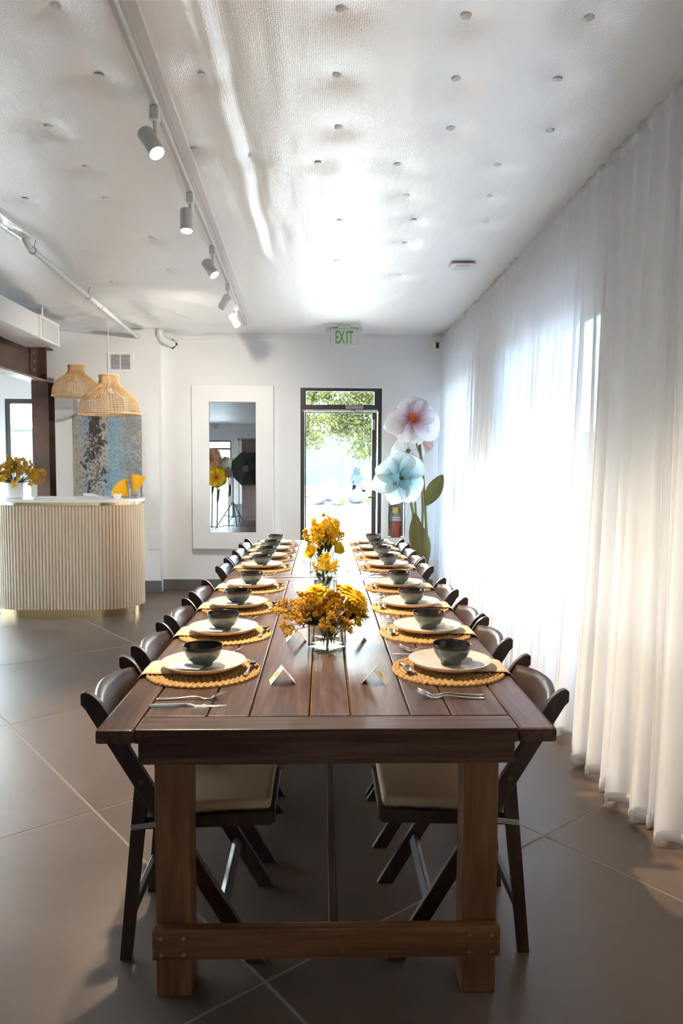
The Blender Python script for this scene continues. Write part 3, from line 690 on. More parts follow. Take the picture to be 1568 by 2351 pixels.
# ------------------------------------------------------------------ folding chairs
def make_chair():
    """side x<0 is the table; +x is the chair's back.  local origin = centre of chair at the floor, x measured from table centre"""
    c = thing('folding_chair', 'x', 'chair'); sl = .60
    X = lambda z: .633 + sl * (z - .72)
    d = Vector((sl, 1)).normalized(); n_ = Vector((d.y, -d.x))          # along the post / towards the back
    hw = .0235
    def post_poly():
        z1 = .806; p = []
        b0, b1 = (Vector((X(0) + n_.x * s_ * hw / n_.x * (1 / d.y) , 0)) for s_ in (-1, 1))
        p.append((X(0) - hw / d.y, 0)); p.append((X(0) + hw / d.y, 0))
        def at(along, across): o = Vector((X(z1), z1)); q = o + d * along + n_ * across; return (q.x, q.y)
        p.append(at(-.038, hw)); p.append(at(-.022, hw + .004))                       # back edge, point
        p.append(at(.004, hw * .55))
        for a in range(1, 7):
            th = a / 6 * PI * .5; p.append(at(.004 + .004 * math.cos(th) - .062 * (1 - math.cos(th)), hw * .55 - (hw * 1.55) * math.sin(th)))
        return p
    for s_ in (-1, 1):
        y = s_ * .197; po = obj('post', G().prism(post_poly(), y - .011, y + .011), 'chair_wood', c)
        b = po.modifiers.new('bevel', 'BEVEL'); b.width = .002; b.segments = 1; b.limit_method = 'ANGLE'
        obj('pivot_bolt', G().tube([(X(.548), y - .013, .548), (X(.548), y + .013, .548)], .008, 10), 'steel_brown', po)
        rl = obj('rear_leg', G().prism([(.535, .560), (.512, .540), (.571, 0), (.604, 0), (.552, .555)], s_ * .172 - .010, s_ * .172 + .010), 'chair_wood', c)
        obj('bracket', G().cbox((-.045, -.002, -.008), (.045, .002, .008), .0015), 'steel_brush', c, loc=(.522, s_ * .1845, .408), rot=(0, .12, 0))
        obj('seat_rail', G().prism([(.150, .435), (.150, .405), (.165, .395), (.535, .385), (.545, .395), (.545, .420)], s_ * .150 - .010, s_ * .150 + .010), 'chair_wood', c)
    def back(u, v_):
        y = -.186 + .372 * u; k = math.sin(PI * u)
        zt = .772 + .016 * math.sin(PI * u); zb = .625
        z = zb + (zt - zb) * v_; return (X(z) - .012 + .033 * k ** .8, y, z)
    bo = obj('backrest', G().sheet(back, 20, 6), 'chair_wood', c, smooth='all'); solid(bo, .013)
    obj('seat_frame', G().cbox((.150, -.14, .412), (.172, .14, .436), .003), 'chair_wood', c); obj('seat_frame', G().cbox((.525, -.14, .398), (.545, .14, .420), .003), 'chair_wood', c)
    def cush(u, v_):
        return (0, 0, 0)
    cu2 = G().cbox((-.185, -.148, -.016), (.185, .148, .016), .013, 3)
    obj('seat_cushion', cu2, 'cushion', c, loc=(.348, 0, .446), rot=(0, .04, 0), smooth='all')
    obj('stretcher', G().cbox((-.010, -.186, -.016), (.010, .186, .016), .002), 'chair_wood', c, loc=(X(.165), 0, .165), rot=(0, .54, 0))
    obj('stretcher', G().cbox((-.009, -.162, -.016), (.009, .162, .016), .002), 'chair_wood', c, loc=(.578, 0, .12))
    obj('stretcher', G().cbox((-.009, -.186, -.016), (.009, .186, .016), .002), 'chair_wood', c, loc=(X(.385) , 0, .372), rot=(0, .54, 0))
    return c
CH = make_chair(); first = True
ORD = ['nearest', 'second', 'third', 'fourth', 'fifth', 'sixth', 'seventh', 'farthest']
YL = [2.26, 2.80, 3.34, 3.92, 4.86, 5.31, 5.76, 6.21]; YRt = [2.27, 2.90, 3.35, 3.98, 4.86, 5.31, 5.75, 6.19]
for side, ylist in (('left', YL), ('right', YRt)):
    for k, y in enumerate(ylist):
        rot = (0, 0, 0 if side == 'right' else PI)
        lab = 'dark wooden folding chair with ivory seat, %s on the %s side of the tables' % (ORD[k], side)
        jx = rnd.uniform(.0, .004) * (1 if side == 'right' else -1)
        if first: CH.location = (TX + jx, y, 0); CH.rotation_euler = rot; CH['label'] = lab; CH['group'] = 'folding chairs along the tables'; first = False
        else: copy_tree(CH, (TX + jx, y, 0), rot, lab)

# ------------------------------------------------------------------ place settings
def mat_mesh():
    NA, NR, R = 384, 14, .19; g = G(); rows = []
    prof = 4
    def h(r, a):
        k = r / R * NR; i = min(NR - 1, int(k)); fr = k - i
        ring = math.sin(PI * min(1, max(0, fr))) ** .6
        na = max(8, int(4 + i * 4.3)); br = .5 + .5 * math.sin(a * na + (PI if i % 2 else 0) + 3.6 * (fr - .5) * (1 if i % 2 else -1))
        return .0028 + .0085 * ring * (.35 + .65 * br)
    g.v.append((0, 0, .006))
    NRR = NR * prof
    for i in range(1, NRR + 1):
        r = R * i / NRR
        for k in range(NA):
            a = 2 * PI * k / NA; wob = 1 + (.008 * math.sin(a * 44) if i == NRR else 0)
            g.v.append((r * wob * math.cos(a), r * wob * math.sin(a), h(r - 1e-5, a) if i < NRR else .0045))
    for k in range(NA): g.v.append((R * math.cos(2 * PI * k / NA), R * math.sin(2 * PI * k / NA), 0.0))
    for k in range(NA): g.f.append((0, 1 + k, 1 + (k + 1) % NA))
    for i in range(NRR): 
        for k in range(NA): g.f.append((1 + i * NA + k, 1 + (i + 1) * NA + k, 1 + (i + 1) * NA + (k + 1) % NA, 1 + i * NA + (k + 1) % NA))
    g.m = [0] * len(g.f); return g.mesh('placemat', 'seagrass', 'all')
ME_MAT = mat_mesh()
pr = [(.02, .0), (.085, .0), (.088, .004), (.125, .008), (.1395, .020), (.1405, .0225), (.1375, .0225), (.122, .0115), (.10, .0095)]
for k in range(9): pr.append((.095 - k * .009, .0085 + (.0006 if k % 2 else 0)))
pr.append((.004, .0085))
ME_PLATE = G().lathe(pr, 64).mesh('dinner_plate', 'ceramic_cream', True)
g = G(); bp = [(.022, 0), (.031, 0), (.0325, .006), (.034, .010), (.048, .020), (.058, .036), (.0635, .052)]
g.lathe(bp + [(.0642, .058)], 48); g.f = g.f[:-1]; g.m = g.m[:-1]; s0 = len(g.v)
g.cur = 1; rimp = [(.0642, .058), (.0650, .066), (.0645, .0682), (.0628, .067), (.0622, .062)]; g.lathe(rimp, 48); g.f = g.f[:-2]; g.m = g.m[:-2]
g.cur = 2; g.lathe([(.0622, .062), (.060, .050), (.052, .030), (.035, .016), (.01, .012)], 48); g.f = [f for f in g.f if not (len(f) == 48 and f[0] >= s0 and abs(g.v[f[0]][2] - .062) < .001)]; g.m = g.m[:len(g.f)]
ME_BOWL = g.mesh('bowl', ['glaze_slate', 'glaze_brown', 'glaze_inside'], True)
def nap_fn(u, v_):
    # u along the napkin away from the plate, v across; local +x points to the table edge
    s = u * .235; yy = (v_ - .5) * .15; over = .163
    wv = .0012 * math.sin(v_ * 9 + u * 5)
    if s < .145: return (s + .03, yy, .0132 + wv)
    if s < .185: k = (s - .145) / .04; return (.175 + .018 * math.sin(k * PI / 2) + .009 * k, yy * (1 + .02 * k), .0132 - .0127 * (1 - math.cos(k * PI / 2)) + wv)
    k = (s - .185) / .05; return (.202 + .004 * math.sin(k * PI / 2), yy * (1.02 + .03 * k) + .004 * k, .0 - .028 * k + .003 * math.sin(v_ * 7) * k)
def nap_fn2(u, v_): p = nap_fn(u * .96, v_); return (p[0] + (.0 if u < .7 else .001), p[1] * .985, p[2] + .003)
g = G().sheet(nap_fn, 30, 8); g.sheet(nap_fn2, 30, 8)
NN = 31 * 9
for i in range(30): g.add([], []); g.f += [(i * 9, i * 9 + 9, NN + i * 9 + 9, NN + i * 9), (i * 9 + 17, i * 9 + 8, NN + i * 9 + 8, NN + i * 9 + 17)]; g.m += [0, 0]
for j in range(8): g.f += [(j + 1, j, NN + j, NN + j + 1), (270 + j, 270 + j + 1, NN + 270 + j + 1, NN + 270 + j)]; g.m += [0, 0]
ME_NAP = g.mesh('napkin', 'linen', 'all')
def cutlery():
    out = {}
    # all along +x, handle at x=0, lying on z=0
    g = G(); L = .20
    def prof_strip(g, pts):          # pts: (x, halfwidth, z, thick)
        vs = []; 
        for x, hw_, z, th in pts: vs += [(x, -hw_, z), (x, hw_, z), (x, hw_ * .7, z + th), (x, -hw_ * .7, z + th)]
        n = len(pts); fs = []
        for i in range(n - 1):
            for k in range(4): fs.append((i * 4 + k, i * 4 + (k + 1) % 4, i * 4 + 4 + (k + 1) % 4, i * 4 + 4 + k))
        fs += [(3, 2, 1, 0), tuple(4 * (n - 1) + k for k in range(4))]; g.add(vs, fs)
    prof_strip(g, [(0, .006, .0005, .003), (.02, .010, .0005, .003), (.06, .0065, .002, .003), (.105, .0035, .006, .003), (.125, .004, .0045, .003), (.140, .011, .001, .002), (.158, .0125, .0015, .002), (.166, .0125, .005, .002)])
    for k in range(4):
        y = -.0102 + k * .0068; prof_strip(g, []) if False else None
        g.add(*(lambda P: P)((lambda vs: (vs, [(0, 1, 5, 4), (1, 2, 6, 5), (2, 3, 7, 6), (3, 0, 4, 7), (4, 5, 6, 7), (3, 2, 1, 0), (4, 5, 9, 8), (5, 6, 10, 9), (6, 7, 11, 10), (7, 4, 8, 11), (8, 9, 10, 11)]))(
            [(.163, y - .0018, .004), (.163, y + .0018, .004), (.163, y + .0018, .006), (.163, y - .0018, .006),
             (.186, y - .0016, .013), (.186, y + .0016, .013), (.186, y + .0016, .015), (.186, y - .0016, .015),
             (.203, y * .95 - .0008, .020), (.203, y * .95 + .0008, .020), (.203, y * .95 + .0008, .0212), (.203, y * .95 - .0008, .0212)])))
    out['fork'] = g.mesh('dinner_fork', 'chrome', 'all')
    g = G(); prof_strip(g, [(0, .006, 0, .004), (.01, .009, 0, .005), (.06, .008, 0, .006), (.105, .0055, .0005, .006), (.115, .007, .0005, .005), (.13, .010, .0, .0022), (.19, .0105, 0, .0018), (.218, .007, 0, .0014), (.226, .002, 0, .001)])
    out['knife'] = g.mesh('dinner_knife', 'chrome', True)
    g = G(); prof_strip(g, [(0, .0075, .002, .003), (.02, .0085, .002, .003), (.05, .005, .004, .003), (.085, .0038, .010, .003), (.10, .005, .012, .003)])
    def bowl_(u, v_):
        r = u; a = 2 * PI * v_; return (.122 + .026 * r * math.cos(a), .0195 * r * math.sin(a), .002 + .0105 * r * r + .006 * (.5 - .5 * math.cos(a)) * r)
    g.sheet(bowl_, 6, 24)
    out['spoon'] = g.mesh('teaspoon', 'chrome', 'all'); return out
CUT = cutlery()
def tent_card():
    c = thing('place_card', 'x', 'card')
    hgt, hw_, ln = .050, .040, .055
    for s_ in (-1, 1):
        p = obj('card_panel', G().add([(0, -ln / 2, hgt), (0, ln / 2, hgt), (s_ * hw_, ln / 2, .0004), (s_ * hw_, -ln / 2, .0004), (0, -ln / 2, hgt - .0008), (0, ln / 2, hgt - .0008), (s_ * (hw_ - .0008), ln / 2, .0), (s_ * (hw_ - .0008), -ln / 2, .0)],
                      [(0, 1, 2, 3), (7, 6, 5, 4), (0, 3, 7, 4), (1, 5, 6, 2), (3, 2, 6, 7)]), 'paper_white', c)
        n = 22; f = G(); up = Vector((-s_ * hw_, 0, hgt)).normalized(); nn = Vector((s_ * hgt, 0, hw_)).normalized(); ctr = Vector((s_ * hw_ * .42, -.004, hgt * .58)) + nn * .0008
        vs = []
        for k in range(n * 2):
            a = PI * k / n; r = .0125 if k % 2 else .0085; vs.append(ctr + up * r * math.sin(a) + Vector((0, 1, 0)) * r * math.cos(a))
        f.add(vs + [v_ + nn * .0004 for v_ in vs], [tuple(range(n * 2)), tuple(range(4 * n - 1, 2 * n - 1, -1))])
        obj('flower_print', f, 'print_yellow', p)
    return c
TC = tent_card(); tc_first = True
ME_MENU = G().cbox((-.055, -.04, 0), (.055, .04, .0009), .0003).mesh('menu_card', 'paper_cream')
ME_MARK = G().lathe([(.006, 0), (.006, .0003)], 14).mesh('menu_mark', 'print_olive')
PY = {'left': [2.43, 2.97, 3.52, 4.09, 4.87, 5.36, 5.83, 6.29], 'right': [2.44, 2.99, 3.53, 4.11, 4.91, 5.42, 5.92, 6.37]}
def put(name, me, label, cat, group, loc, rot=(0, 0, 0)):
    return tag(obj(name, None, None, None, loc=loc, rot=rot, me=me), label, cat, group)
for side in ('left', 'right'):
    s_ = -1 if side == 'left' else 1; fl = PI if s_ < 0 else 0
    for k, y in enumerate(PY[side]):
        o_ = ORD[k]; at = '%s place on the %s side' % (o_, side); jr = lambda a: rnd.uniform(-a, a)
        mx_ = TX + s_ * .413
        put('placemat', ME_MAT, 'round woven seagrass placemat at the ' + at, 'placemat', 'seagrass placemats', (mx_, y, TH + .0004), (0, 0, jr(3)))
        put('napkin', ME_NAP, 'folded tan napkin draped over the table edge, ' + at, 'napkin', 'tan napkins', (TX + s_ * .411, y + .012 + jr(.006), TH), (0, 0, fl))
        px = mx_ + s_ * .006 + jr(.006); py = y + jr(.006); pz = TH + .0178
        put('dinner_plate', ME_PLATE, 'cream stoneware plate at the ' + at, 'plate', 'cream plates', (px, py, pz), (0, 0, jr(3)))
        mr = (.0, .0, jr(.2) + (.1 if s_ > 0 else -.15))
        if s_ > 0:
            mn = put('menu_card', ME_MENU, 'printed card under the bowl at the ' + at, 'card', 'printed cards on plates', (px + .022, py + .030, pz + .0185), (.10, 0, jr(.1)))
            o2 = obj('card_mark', None, None, mn, loc=(.03, -.012, .001), me=ME_MARK)
        else:
            put('menu_card', ME_MENU, 'printed card under the bowl at the ' + at, 'card', 'printed cards on plates', (px - .045, py - .060, pz + .0175), (-.06, .0, -.12 + jr(.05)))
        put('bowl', ME_BOWL, 'slate glazed bowl with brown rim at the ' + at, 'bowl', 'slate bowls', (px + (.004 if s_ > 0 else 0), py - .012, pz + .0098 + (.0 if s_ < 0 else .0)), (0, 0, jr(3)))
        # spoon on the mat towards the table centre
        if s_ < 0: put('teaspoon', CUT['spoon'], 'silver teaspoon on the placemat at the ' + at, 'spoon', 'teaspoons', (TX - .268, y - .085, TH + .0105), (0, 0, PI / 2 - .12))
        else: put('teaspoon', CUT['spoon'], 'silver teaspoon on the placemat at the ' + at, 'spoon', 'teaspoons', (TX + .258, y + .060, TH + .0105), (0, 0, -PI / 2 + .1))
        if s_ < 0:
            put('dinner_fork', CUT['fork'], 'fork between placemat and knife at the ' + at, 'fork', 'dinner forks', (TX - .505, y - .295 + jr(.006), TH + .0005), (0, 0, .05))
            put('dinner_knife', CUT['knife'], 'table knife on the bare wood at the ' + at, 'knife', 'dinner knives', (TX - .512, y - .345 + jr(.006), TH + .0005), (0, 0, .0 + jr(.02)))
        else:
            put('dinner_fork', CUT['fork'], 'fork beside the placemat, inner of two, ' + at, 'fork', 'dinner forks', (TX + .475, y - .272, TH + .0005), (0, 0, PI - .02))
            put('dinner_fork', CUT['fork'], 'fork on the bare wood, outer of two, ' + at, 'fork', 'dinner forks', (TX + .470, y - .302, TH + .0005), (0, 0, PI - .05))
            if k not in (7, 3): put('dinner_knife', CUT['knife'], 'table knife beyond the plate at the ' + at, 'knife', 'dinner knives', (TX + .47, y + .215, TH + .0005), (0, 0, PI + jr(.02)))
        # tent card
        cxx = TX + (-.143 if k == 0 else -.118) if s_ < 0 else TX + (.155 if k == 0 else .118)
        lab = 'white tent place card with yellow flower at the ' + at
        cy = y - .13 + jr(.01) if k == 0 else y - .10
        if tc_first: TC.location = (cxx, cy, TH + .0003); TC.rotation_euler = (0, 0, .16); TC['label'] = lab; TC['group'] = 'tent place cards'; tc_first = False
        else: copy_tree(TC, (cxx, cy, TH + .0003), (0, 0, jr(.12) + (-.22 if (k == 0 and s_ > 0) else 0)), lab)

# ------------------------------------------------------------------ flowers on the table
def bez(p0, p1, p2, n):
    return [p0 * (1 - t) ** 2 + p1 * 2 * t * (1 - t) + p2 * t * t for t in [i / n for i in range(n + 1)]]
def goldenrod(seed, L, plume=.5, dens=1.0, r=.0028, bmat='bloom_gold', upright=0.0):
    """sprig along +z, bending to +x; slot 0 stalk, slot 1 blossom"""
    R_ = random.Random(seed); g = G()
    pts = bez(Vector((0, 0, 0)), Vector((0, 0, L * .6)), Vector((L * (.30 - .3 * upright), 0, L * .95)), 10)
    g.tube(pts, [.0016 - .001 * i / 10 for i in range(11)], 5)
    nb = int(9 * dens) + 3
    for b in range(nb):
        t_ = 1 - plume + plume * (b / nb); i = t_ * 10; a0 = pts[min(9, int(i))].lerp(pts[min(10, int(i) + 1)], i - int(i))
        az = R_.uniform(0, 2 * PI); ln = L * plume * (.42 - .26 * (b / nb)) * R_.uniform(.7, 1.2)
        d = Vector((math.cos(az), math.sin(az), R_.uniform(.3, 1.0))).normalized(); e = a0 + d * ln + Vector((0, 0, -.15 * ln))
        bp = bez(a0, a0 + d * ln * .6 + Vector((0, 0, .1 * ln)), e, 5); g.cur = 0; g.tube(bp, .0006, 3, False); g.cur = 1
        for q in range(int(10 + 16 * dens * ln / .03)):
            t2 = R_.uniform(.15, 1.02); k = min(4, int(t2 * 5)); p = bp[k].lerp(bp[k + 1], min(1, t2 * 5 - k))
            g.octa(p + Vector((R_.gauss(0, .003), R_.gauss(0, .003), R_.gauss(.001, .003))), r * R_.uniform(.7, 1.4))
    g.cur = 1
    for q in range(int(22 * dens)): g.octa(pts[10] + Vector((R_.gauss(0, .004), R_.gauss(0, .004), R_.gauss(-.006, .006))), r * R_.uniform(.7, 1.2))
    return g.mesh('goldenrod_sprig', ['stalk', bmat], False)
def mum(seed, R=.032, mats=('bloom_yellow',)):
    R_ = random.Random(seed); g = G()
    for ring, (n, ln, tilt) in enumerate(((20, 1.0, .15), (18, .95, .45), (15, .8, .8), (12, .6, 1.15), (8, .4, 1.4))):
        for k in range(n):
            a = 2 * PI * (k + R_.uniform(-.2, .2)) / n + ring * .3; l_ = R * ln * R_.uniform(.88, 1.1); tl = tilt + R_.uniform(-.1, .1)
            rad = Vector((math.cos(a), math.sin(a), 0)); tan = Vector((-math.sin(a), math.cos(a), 0)); up = Vector((0, 0, 1))
            P = []
            for s_, w_ in ((.08, .0018), (.5, .0036), (.85, .0034), (1.0, .0016)):
                th = tl - .35 * s_; c = rad * (l_ * s_ * math.cos(th)) + up * (l_ * s_ * math.sin(th) * .75 + .002 * ring); P += [c - tan * w_, c + tan * w_]
            g.add(P, [(0, 1, 3, 2), (2, 3, 5, 4), (4, 5, 7, 6)])
    g.ball((0, 0, -.002), .007, 1)
    o = g.mesh('chrysanthemum', list(mats), False); return o
def rose(seed, R=.026, m='bloom_lemon'):
    R_ = random.Random(seed); g = G()
    for k in range(11):
        a0 = k * 2.4; rr = R * (.25 + .75 * k / 10); hh = R * (1.35 - .25 * k / 10)
        def fn(u, v_, a0=a0, rr=rr, hh=hh):
            a = a0 + (u - .5) * (2.3 - .5 * rr / R); fl = 1 + .35 * v_ ** 3 * (rr / R)
            e = 1 - .25 * (2 * u - 1) ** 2
            return (rr * (.35 + .65 * math.sin(v_ * PI / 2)) * fl * math.cos(a), rr * (.35 + .65 * math.sin(v_ * PI / 2)) * fl * math.sin(a), hh * v_ * e)
        g.sheet(fn, 7, 6)
    return g.mesh('rose', [m], 'all')
def leaf_mesh(L, W, bend=.25, m='leaf_dark'):
    def fn(u, v_):
        w_ = W * math.sin(PI * min(1, u * .96 + .02)) ** .8; s_ = (v_ - .5) * 2
        return (s_ * w_, -bend * L * u * u, L * u + abs(s_) * w_ * .05 + 0) if False else (s_ * w_, bend * L * u * u + abs(s_) * w_ * .35, L * u)
    return G().sheet(fn, 8, 4).mesh('leaf', m, 'all')
def dirq(d): return Vector(d).normalized().to_track_quat('Z', 'Y').to_euler()
def aim(o, d, spin=0):
    q = Vector(d).normalized().to_track_quat('Z', 'Y'); o.rotation_mode = 'QUATERNION'
    from mathutils import Quaternion
    o.rotation_quaternion = q @ Quaternion((0, 0, 1), spin)
GR = [goldenrod(11 + k, .15, .55, 1.0, .0027, 'bloom_gold' if k % 2 else 'bloom_amber') for k in range(4)]
GRL = [goldenrod(31 + k, .19, .42, .9, .0026, 'bloom_amber' if k % 2 else 'bloom_gold') for k in range(3)]
GRT = [goldenrod(51 + k, .30, .40, 1.5, .0032, 'bloom_lemon' if k % 2 else 'bloom_yellow', .6) for k in range(3)]
MUMS = [mum(k) for k in (1, 2)]; ROSE = rose(3); ROSE2 = rose(5, .02)
BALL = G().ball((0, 0, 0), .0125, 3, .10).mesh('craspedia_ball', 'ball_gold', 'all')
LEAF = [leaf_mesh(.07, .014), leaf_mesh(.09, .010, .4)]
def stem_to(b, base, tip, r=.0017, mt='stalk'):
    base = Vector(base); tip = Vector(tip); m_ = (base + tip) / 2; m_.x = base.x * .8 + tip.x * .2; m_.y = base.y * .8 + tip.y * .2
    obj('stem', G().tube(bez(base, m_, tip, 6), r, 5), mt, b)
def head(b, nm, me, tip, d, spin=0, sc=1):
    o = obj(nm, None, None, b, loc=tip, me=me); aim(o, d, spin); o.scale = (sc, sc, sc); return o
def cube_vase(name, loc, rz, side, h, label):
    v_ = thing(name, label, 'vase', loc, (0, 0, rz)); a = side / 2; t_ = .005
    g = slab_holes([-a, -a + t_, a - t_, a], [-a, -a + t_, a - t_, a], lambda u, q: abs(u) < a - t_ and abs(q) < a - t_, .0, h, lambda u, q, z: (u, q, z))
    obj('glass_wall', g, 'vase_glass', v_)
    for ex in (-1, 1):
        for ey in (-1, 1): obj('glass_edge', G().cbox((ex * a - .0035, ey * a - .0035, 0), (ex * a + .0035, ey * a + .0035, h + .0005), .0015), 'glass_edge', v_)
    obj('glass_base', G().cbox((-a + t_ + .0005, -a + t_ + .0005, 0), (a - t_ - .0005, a - t_ - .0005, .014), .002), 'vase_glass', v_)
    obj('water', G().box((-a + t_ + .001, -a + t_ + .001, .0145), (a - t_ - .001, a - t_ - .001, h * .45)), 'water', v_)
    return v_
t = NT('vase_glass'); gl = t.n('ShaderNodeBsdfGlossy'); gl.inputs['Roughness'].default_value = .02; tr_ = t.n('ShaderNodeBsdfTransparent'); tr_.inputs[0].default_value = (.88, .90, .89, 1)
mx = t.n('ShaderNodeMixShader'); t.l(schlick(t, .06, .45), mx.inputs[0]); t.l(tr_.outputs[0], mx.inputs[1]); t.l(gl.outputs[0], mx.inputs[2]); t.l(mx.outputs[0], t.out.inputs[0])
pane('water', (.86, .85, .74), .04, 0, .22)
pane('glass_edge', (.50, .56, .55), .5, .05, .8)
cube_vase('glass_vase', (.018, 2.772, TH + .0004), PI / 4, .098, .094, 'square glass vase nearest the camera, holding the full yellow bouquet')
b1 = thing('flower_bouquet', 'full bouquet of goldenrod and yellow chrysanthemums in the nearest vase', 'bouquet', (.018, 2.772, TH))
R_ = random.Random(5)
for k in range(60):                                     # plumes in a low dome
    a = R_.uniform(0, 2 * PI); el_ = R_.uniform(.15, 1.25); d = Vector((math.cos(a) * math.cos(el_) * 1.15, math.sin(a) * math.cos(el_), math.sin(el_) * .8 + .12))
    p0 = Vector((d.x * .035, d.y * .035, .085)); me = GR[k % 4]
    head(b1, 'goldenrod_sprig', me, p0, d, R_.uniform(0, 6), R_.uniform(.62, .95))
for k, (d, s_) in enumerate((((-1, -.15, .28), 1.0), ((-1, .1, .45), 1.0), ((-1, -.35, .12), .95), ((-.9, -.5, -.02), .95), ((-1, 0, .62), .9), ((-.9, .3, .5), .85), ((-.7, -.55, .25), .8), ((.9, -.3, .2), .7), ((.5, -.8, .15), .6), ((-.3, -.9, .2), .6), ((0.1, -.9, .35), .7), ((.3, -.8, .5), .75))):
    head(b1, 'goldenrod_sprig', GRL[k % 3], Vector((d[0] * .03, d[1] * .03, .088)), d, PI if d[2] > .2 else 0, s_)
for tip, d, k, s_ in (((.115, -.02, .185), (.55, -.25, .8), 0, 1.6), ((.08, .045, .205), (.3, -.2, 1), 1, 1.35), ((-.045, .03, .205), (-.3, -.3, 1), 0, 1.5), ((.128, .01, .145), (.9, -.3, .35), 1, 1.25), ((.045, .06, .215), (.1, .2, 1), 0, .9), ((-.07, .07, .17), (-.5, .3, .7), 1, 1.0)):
    stem_to(b1, (tip[0] * .2, tip[1] * .2, .03), tip); head(b1, 'chrysanthemum', MUMS[k], tip, d, k, s_)
for tip, d, s_ in (((-.035, -.03, .165), (-.3, -.6, .7), .95), ((.085, -.035, .155), (.4, -.7, .5), .95), ((.105, -.06, .105), (.8, -.4, .3), .8), ((.02, .05, .17), (0, .3, 1), 1.0)):
    stem_to(b1, (tip[0] * .2, tip[1] * .2, .03), tip); head(b1, 'rose', ROSE if s_ > .9 else ROSE2, tip, d, s_ * 3, s_)
for tip in ((-.100, .02, .200), (-.078, -.01, .205), (-.09, -.045, .155), (.01, -.02, .215)):
    stem_to(b1, (tip[0] * .2, tip[1] * .2, .05), (tip[0], tip[1], tip[2] - .008), .0011); obj('craspedia_ball', None, None, b1, loc=tip, me=BALL)
for k in range(14):
    a = R_.uniform(0, 2 * PI); d = (math.cos(a), math.sin(a), R_.uniform(-.1, .7)); head(b1, 'leaf', LEAF[k % 2], (d[0] * .035, d[1] * .035, .075 + R_.uniform(0, .03)), d, R_.uniform(-1, 1))
for k in range(10):
    a = R_.uniform(0, 2 * PI); rr = R_.uniform(.008, .03); stem_to(b1, (-math.cos(a) * rr, -math.sin(a) * rr, .016), (math.cos(a) * .03, math.sin(a) * .03, .10), .002, 'leaf_dark' if k % 2 else 'stalk')
obj('leaf', None, None, b1, loc=(.012, -.02, .035), me=LEAF[0]); head(b1, 'petal', leaf_mesh(.055, .008, .5, 'bloom_lemon'), (-.005, -.03, .05), (.7, -.4, -.45))
# middle slim vase with airy sprigs
cube_vase('glass_vase', (.010, 3.75, TH + .0004), PI / 4, .070, .105, 'slim glass vase in the middle, holding the airy sprigs')
b2 = thing('flower_bouquet', 'airy upright sprigs of small yellow blossoms in the middle vase', 'bouquet', (.010, 3.75, TH))
for k in range(7):
    a = k * 2.4; d = (math.cos(a) * .22, math.sin(a) * .22, 1); head(b2, 'goldenrod_sprig', GRT[k % 3], (math.cos(a) * .012, math.sin(a) * .012, .02), d, a, .62 + .05 * (k % 4))
for k in range(18):
    a = R_.uniform(0, 2 * PI); head(b2, 'leaf', LEAF[k % 2], (math.cos(a) * .018, math.sin(a) * .018, R_.uniform(.07, .17)), (math.cos(a), math.sin(a), .8), R_.uniform(-1, 1), R_.uniform(.4, .7))
# far vase with the tall bouquet
cube_vase('glass_vase', (.005, 4.56, TH + .0004), PI / 4, .115, .125, 'square glass vase farthest away, holding the tall yellow bouquet')
b3 = thing('flower_bouquet', 'tall bouquet of goldenrod with yellow roses in the farthest vase', 'bouquet', (.005, 4.56, TH))
for k in range(40):
    a = R_.uniform(0, 2 * PI); sp = R_.uniform(.05, .42); d = (math.cos(a) * sp, math.sin(a) * sp, 1); head(b3, 'goldenrod_sprig', GRT[k % 3], (math.cos(a) * .02, math.sin(a) * .02, R_.uniform(.03, .11)), d, R_.uniform(0, 6), R_.uniform(.78, 1.0))
for k, d in enumerate(((.25, 0, 1), (.35, -.2, 1), (.15, .1, 1), (.9, -.1, .75), (-.2, .1, 1))): head(b3, 'goldenrod_sprig', goldenrod(90 + k, .34, .5, .55, .0022, 'bloom_amber'), (0, 0, .06), d, 0, .98 if k < 3 else .7)
for tip, d, s_ in (((-.060, -.05, .150), (-.5, -.6, .35), 1.5), ((.072, -.05, .165), (.7, -.5, .45), 1.4), ((.055, -.06, .205), (.5, -.6, .6), .9)):
    stem_to(b3, (tip[0] * .2, tip[1] * .2, .03), tip, .0022); head(b3, 'rose', ROSE, tip, d, s_, s_)
head(b3, 'chrysanthemum', MUMS[0], (-.058, -.03, .225), (-.6, -.4, .5), 0, .75)
for tip in ((-.115, .0, .285), (.0, -.03, .385)): stem_to(b3, (tip[0] * .1, tip[1] * .1, .05), tip, .001); o = obj('craspedia_ball', None, None, b3, loc=tip, me=BALL)
for k in range(40):
    a = R_.uniform(0, 2 * PI); head(b3, 'leaf', LEAF[k % 2], (math.cos(a) * .03, math.sin(a) * .03, R_.uniform(.10, .26)), (math.cos(a), math.sin(a), .9), R_.uniform(-1, 1), R_.uniform(.5, .9))

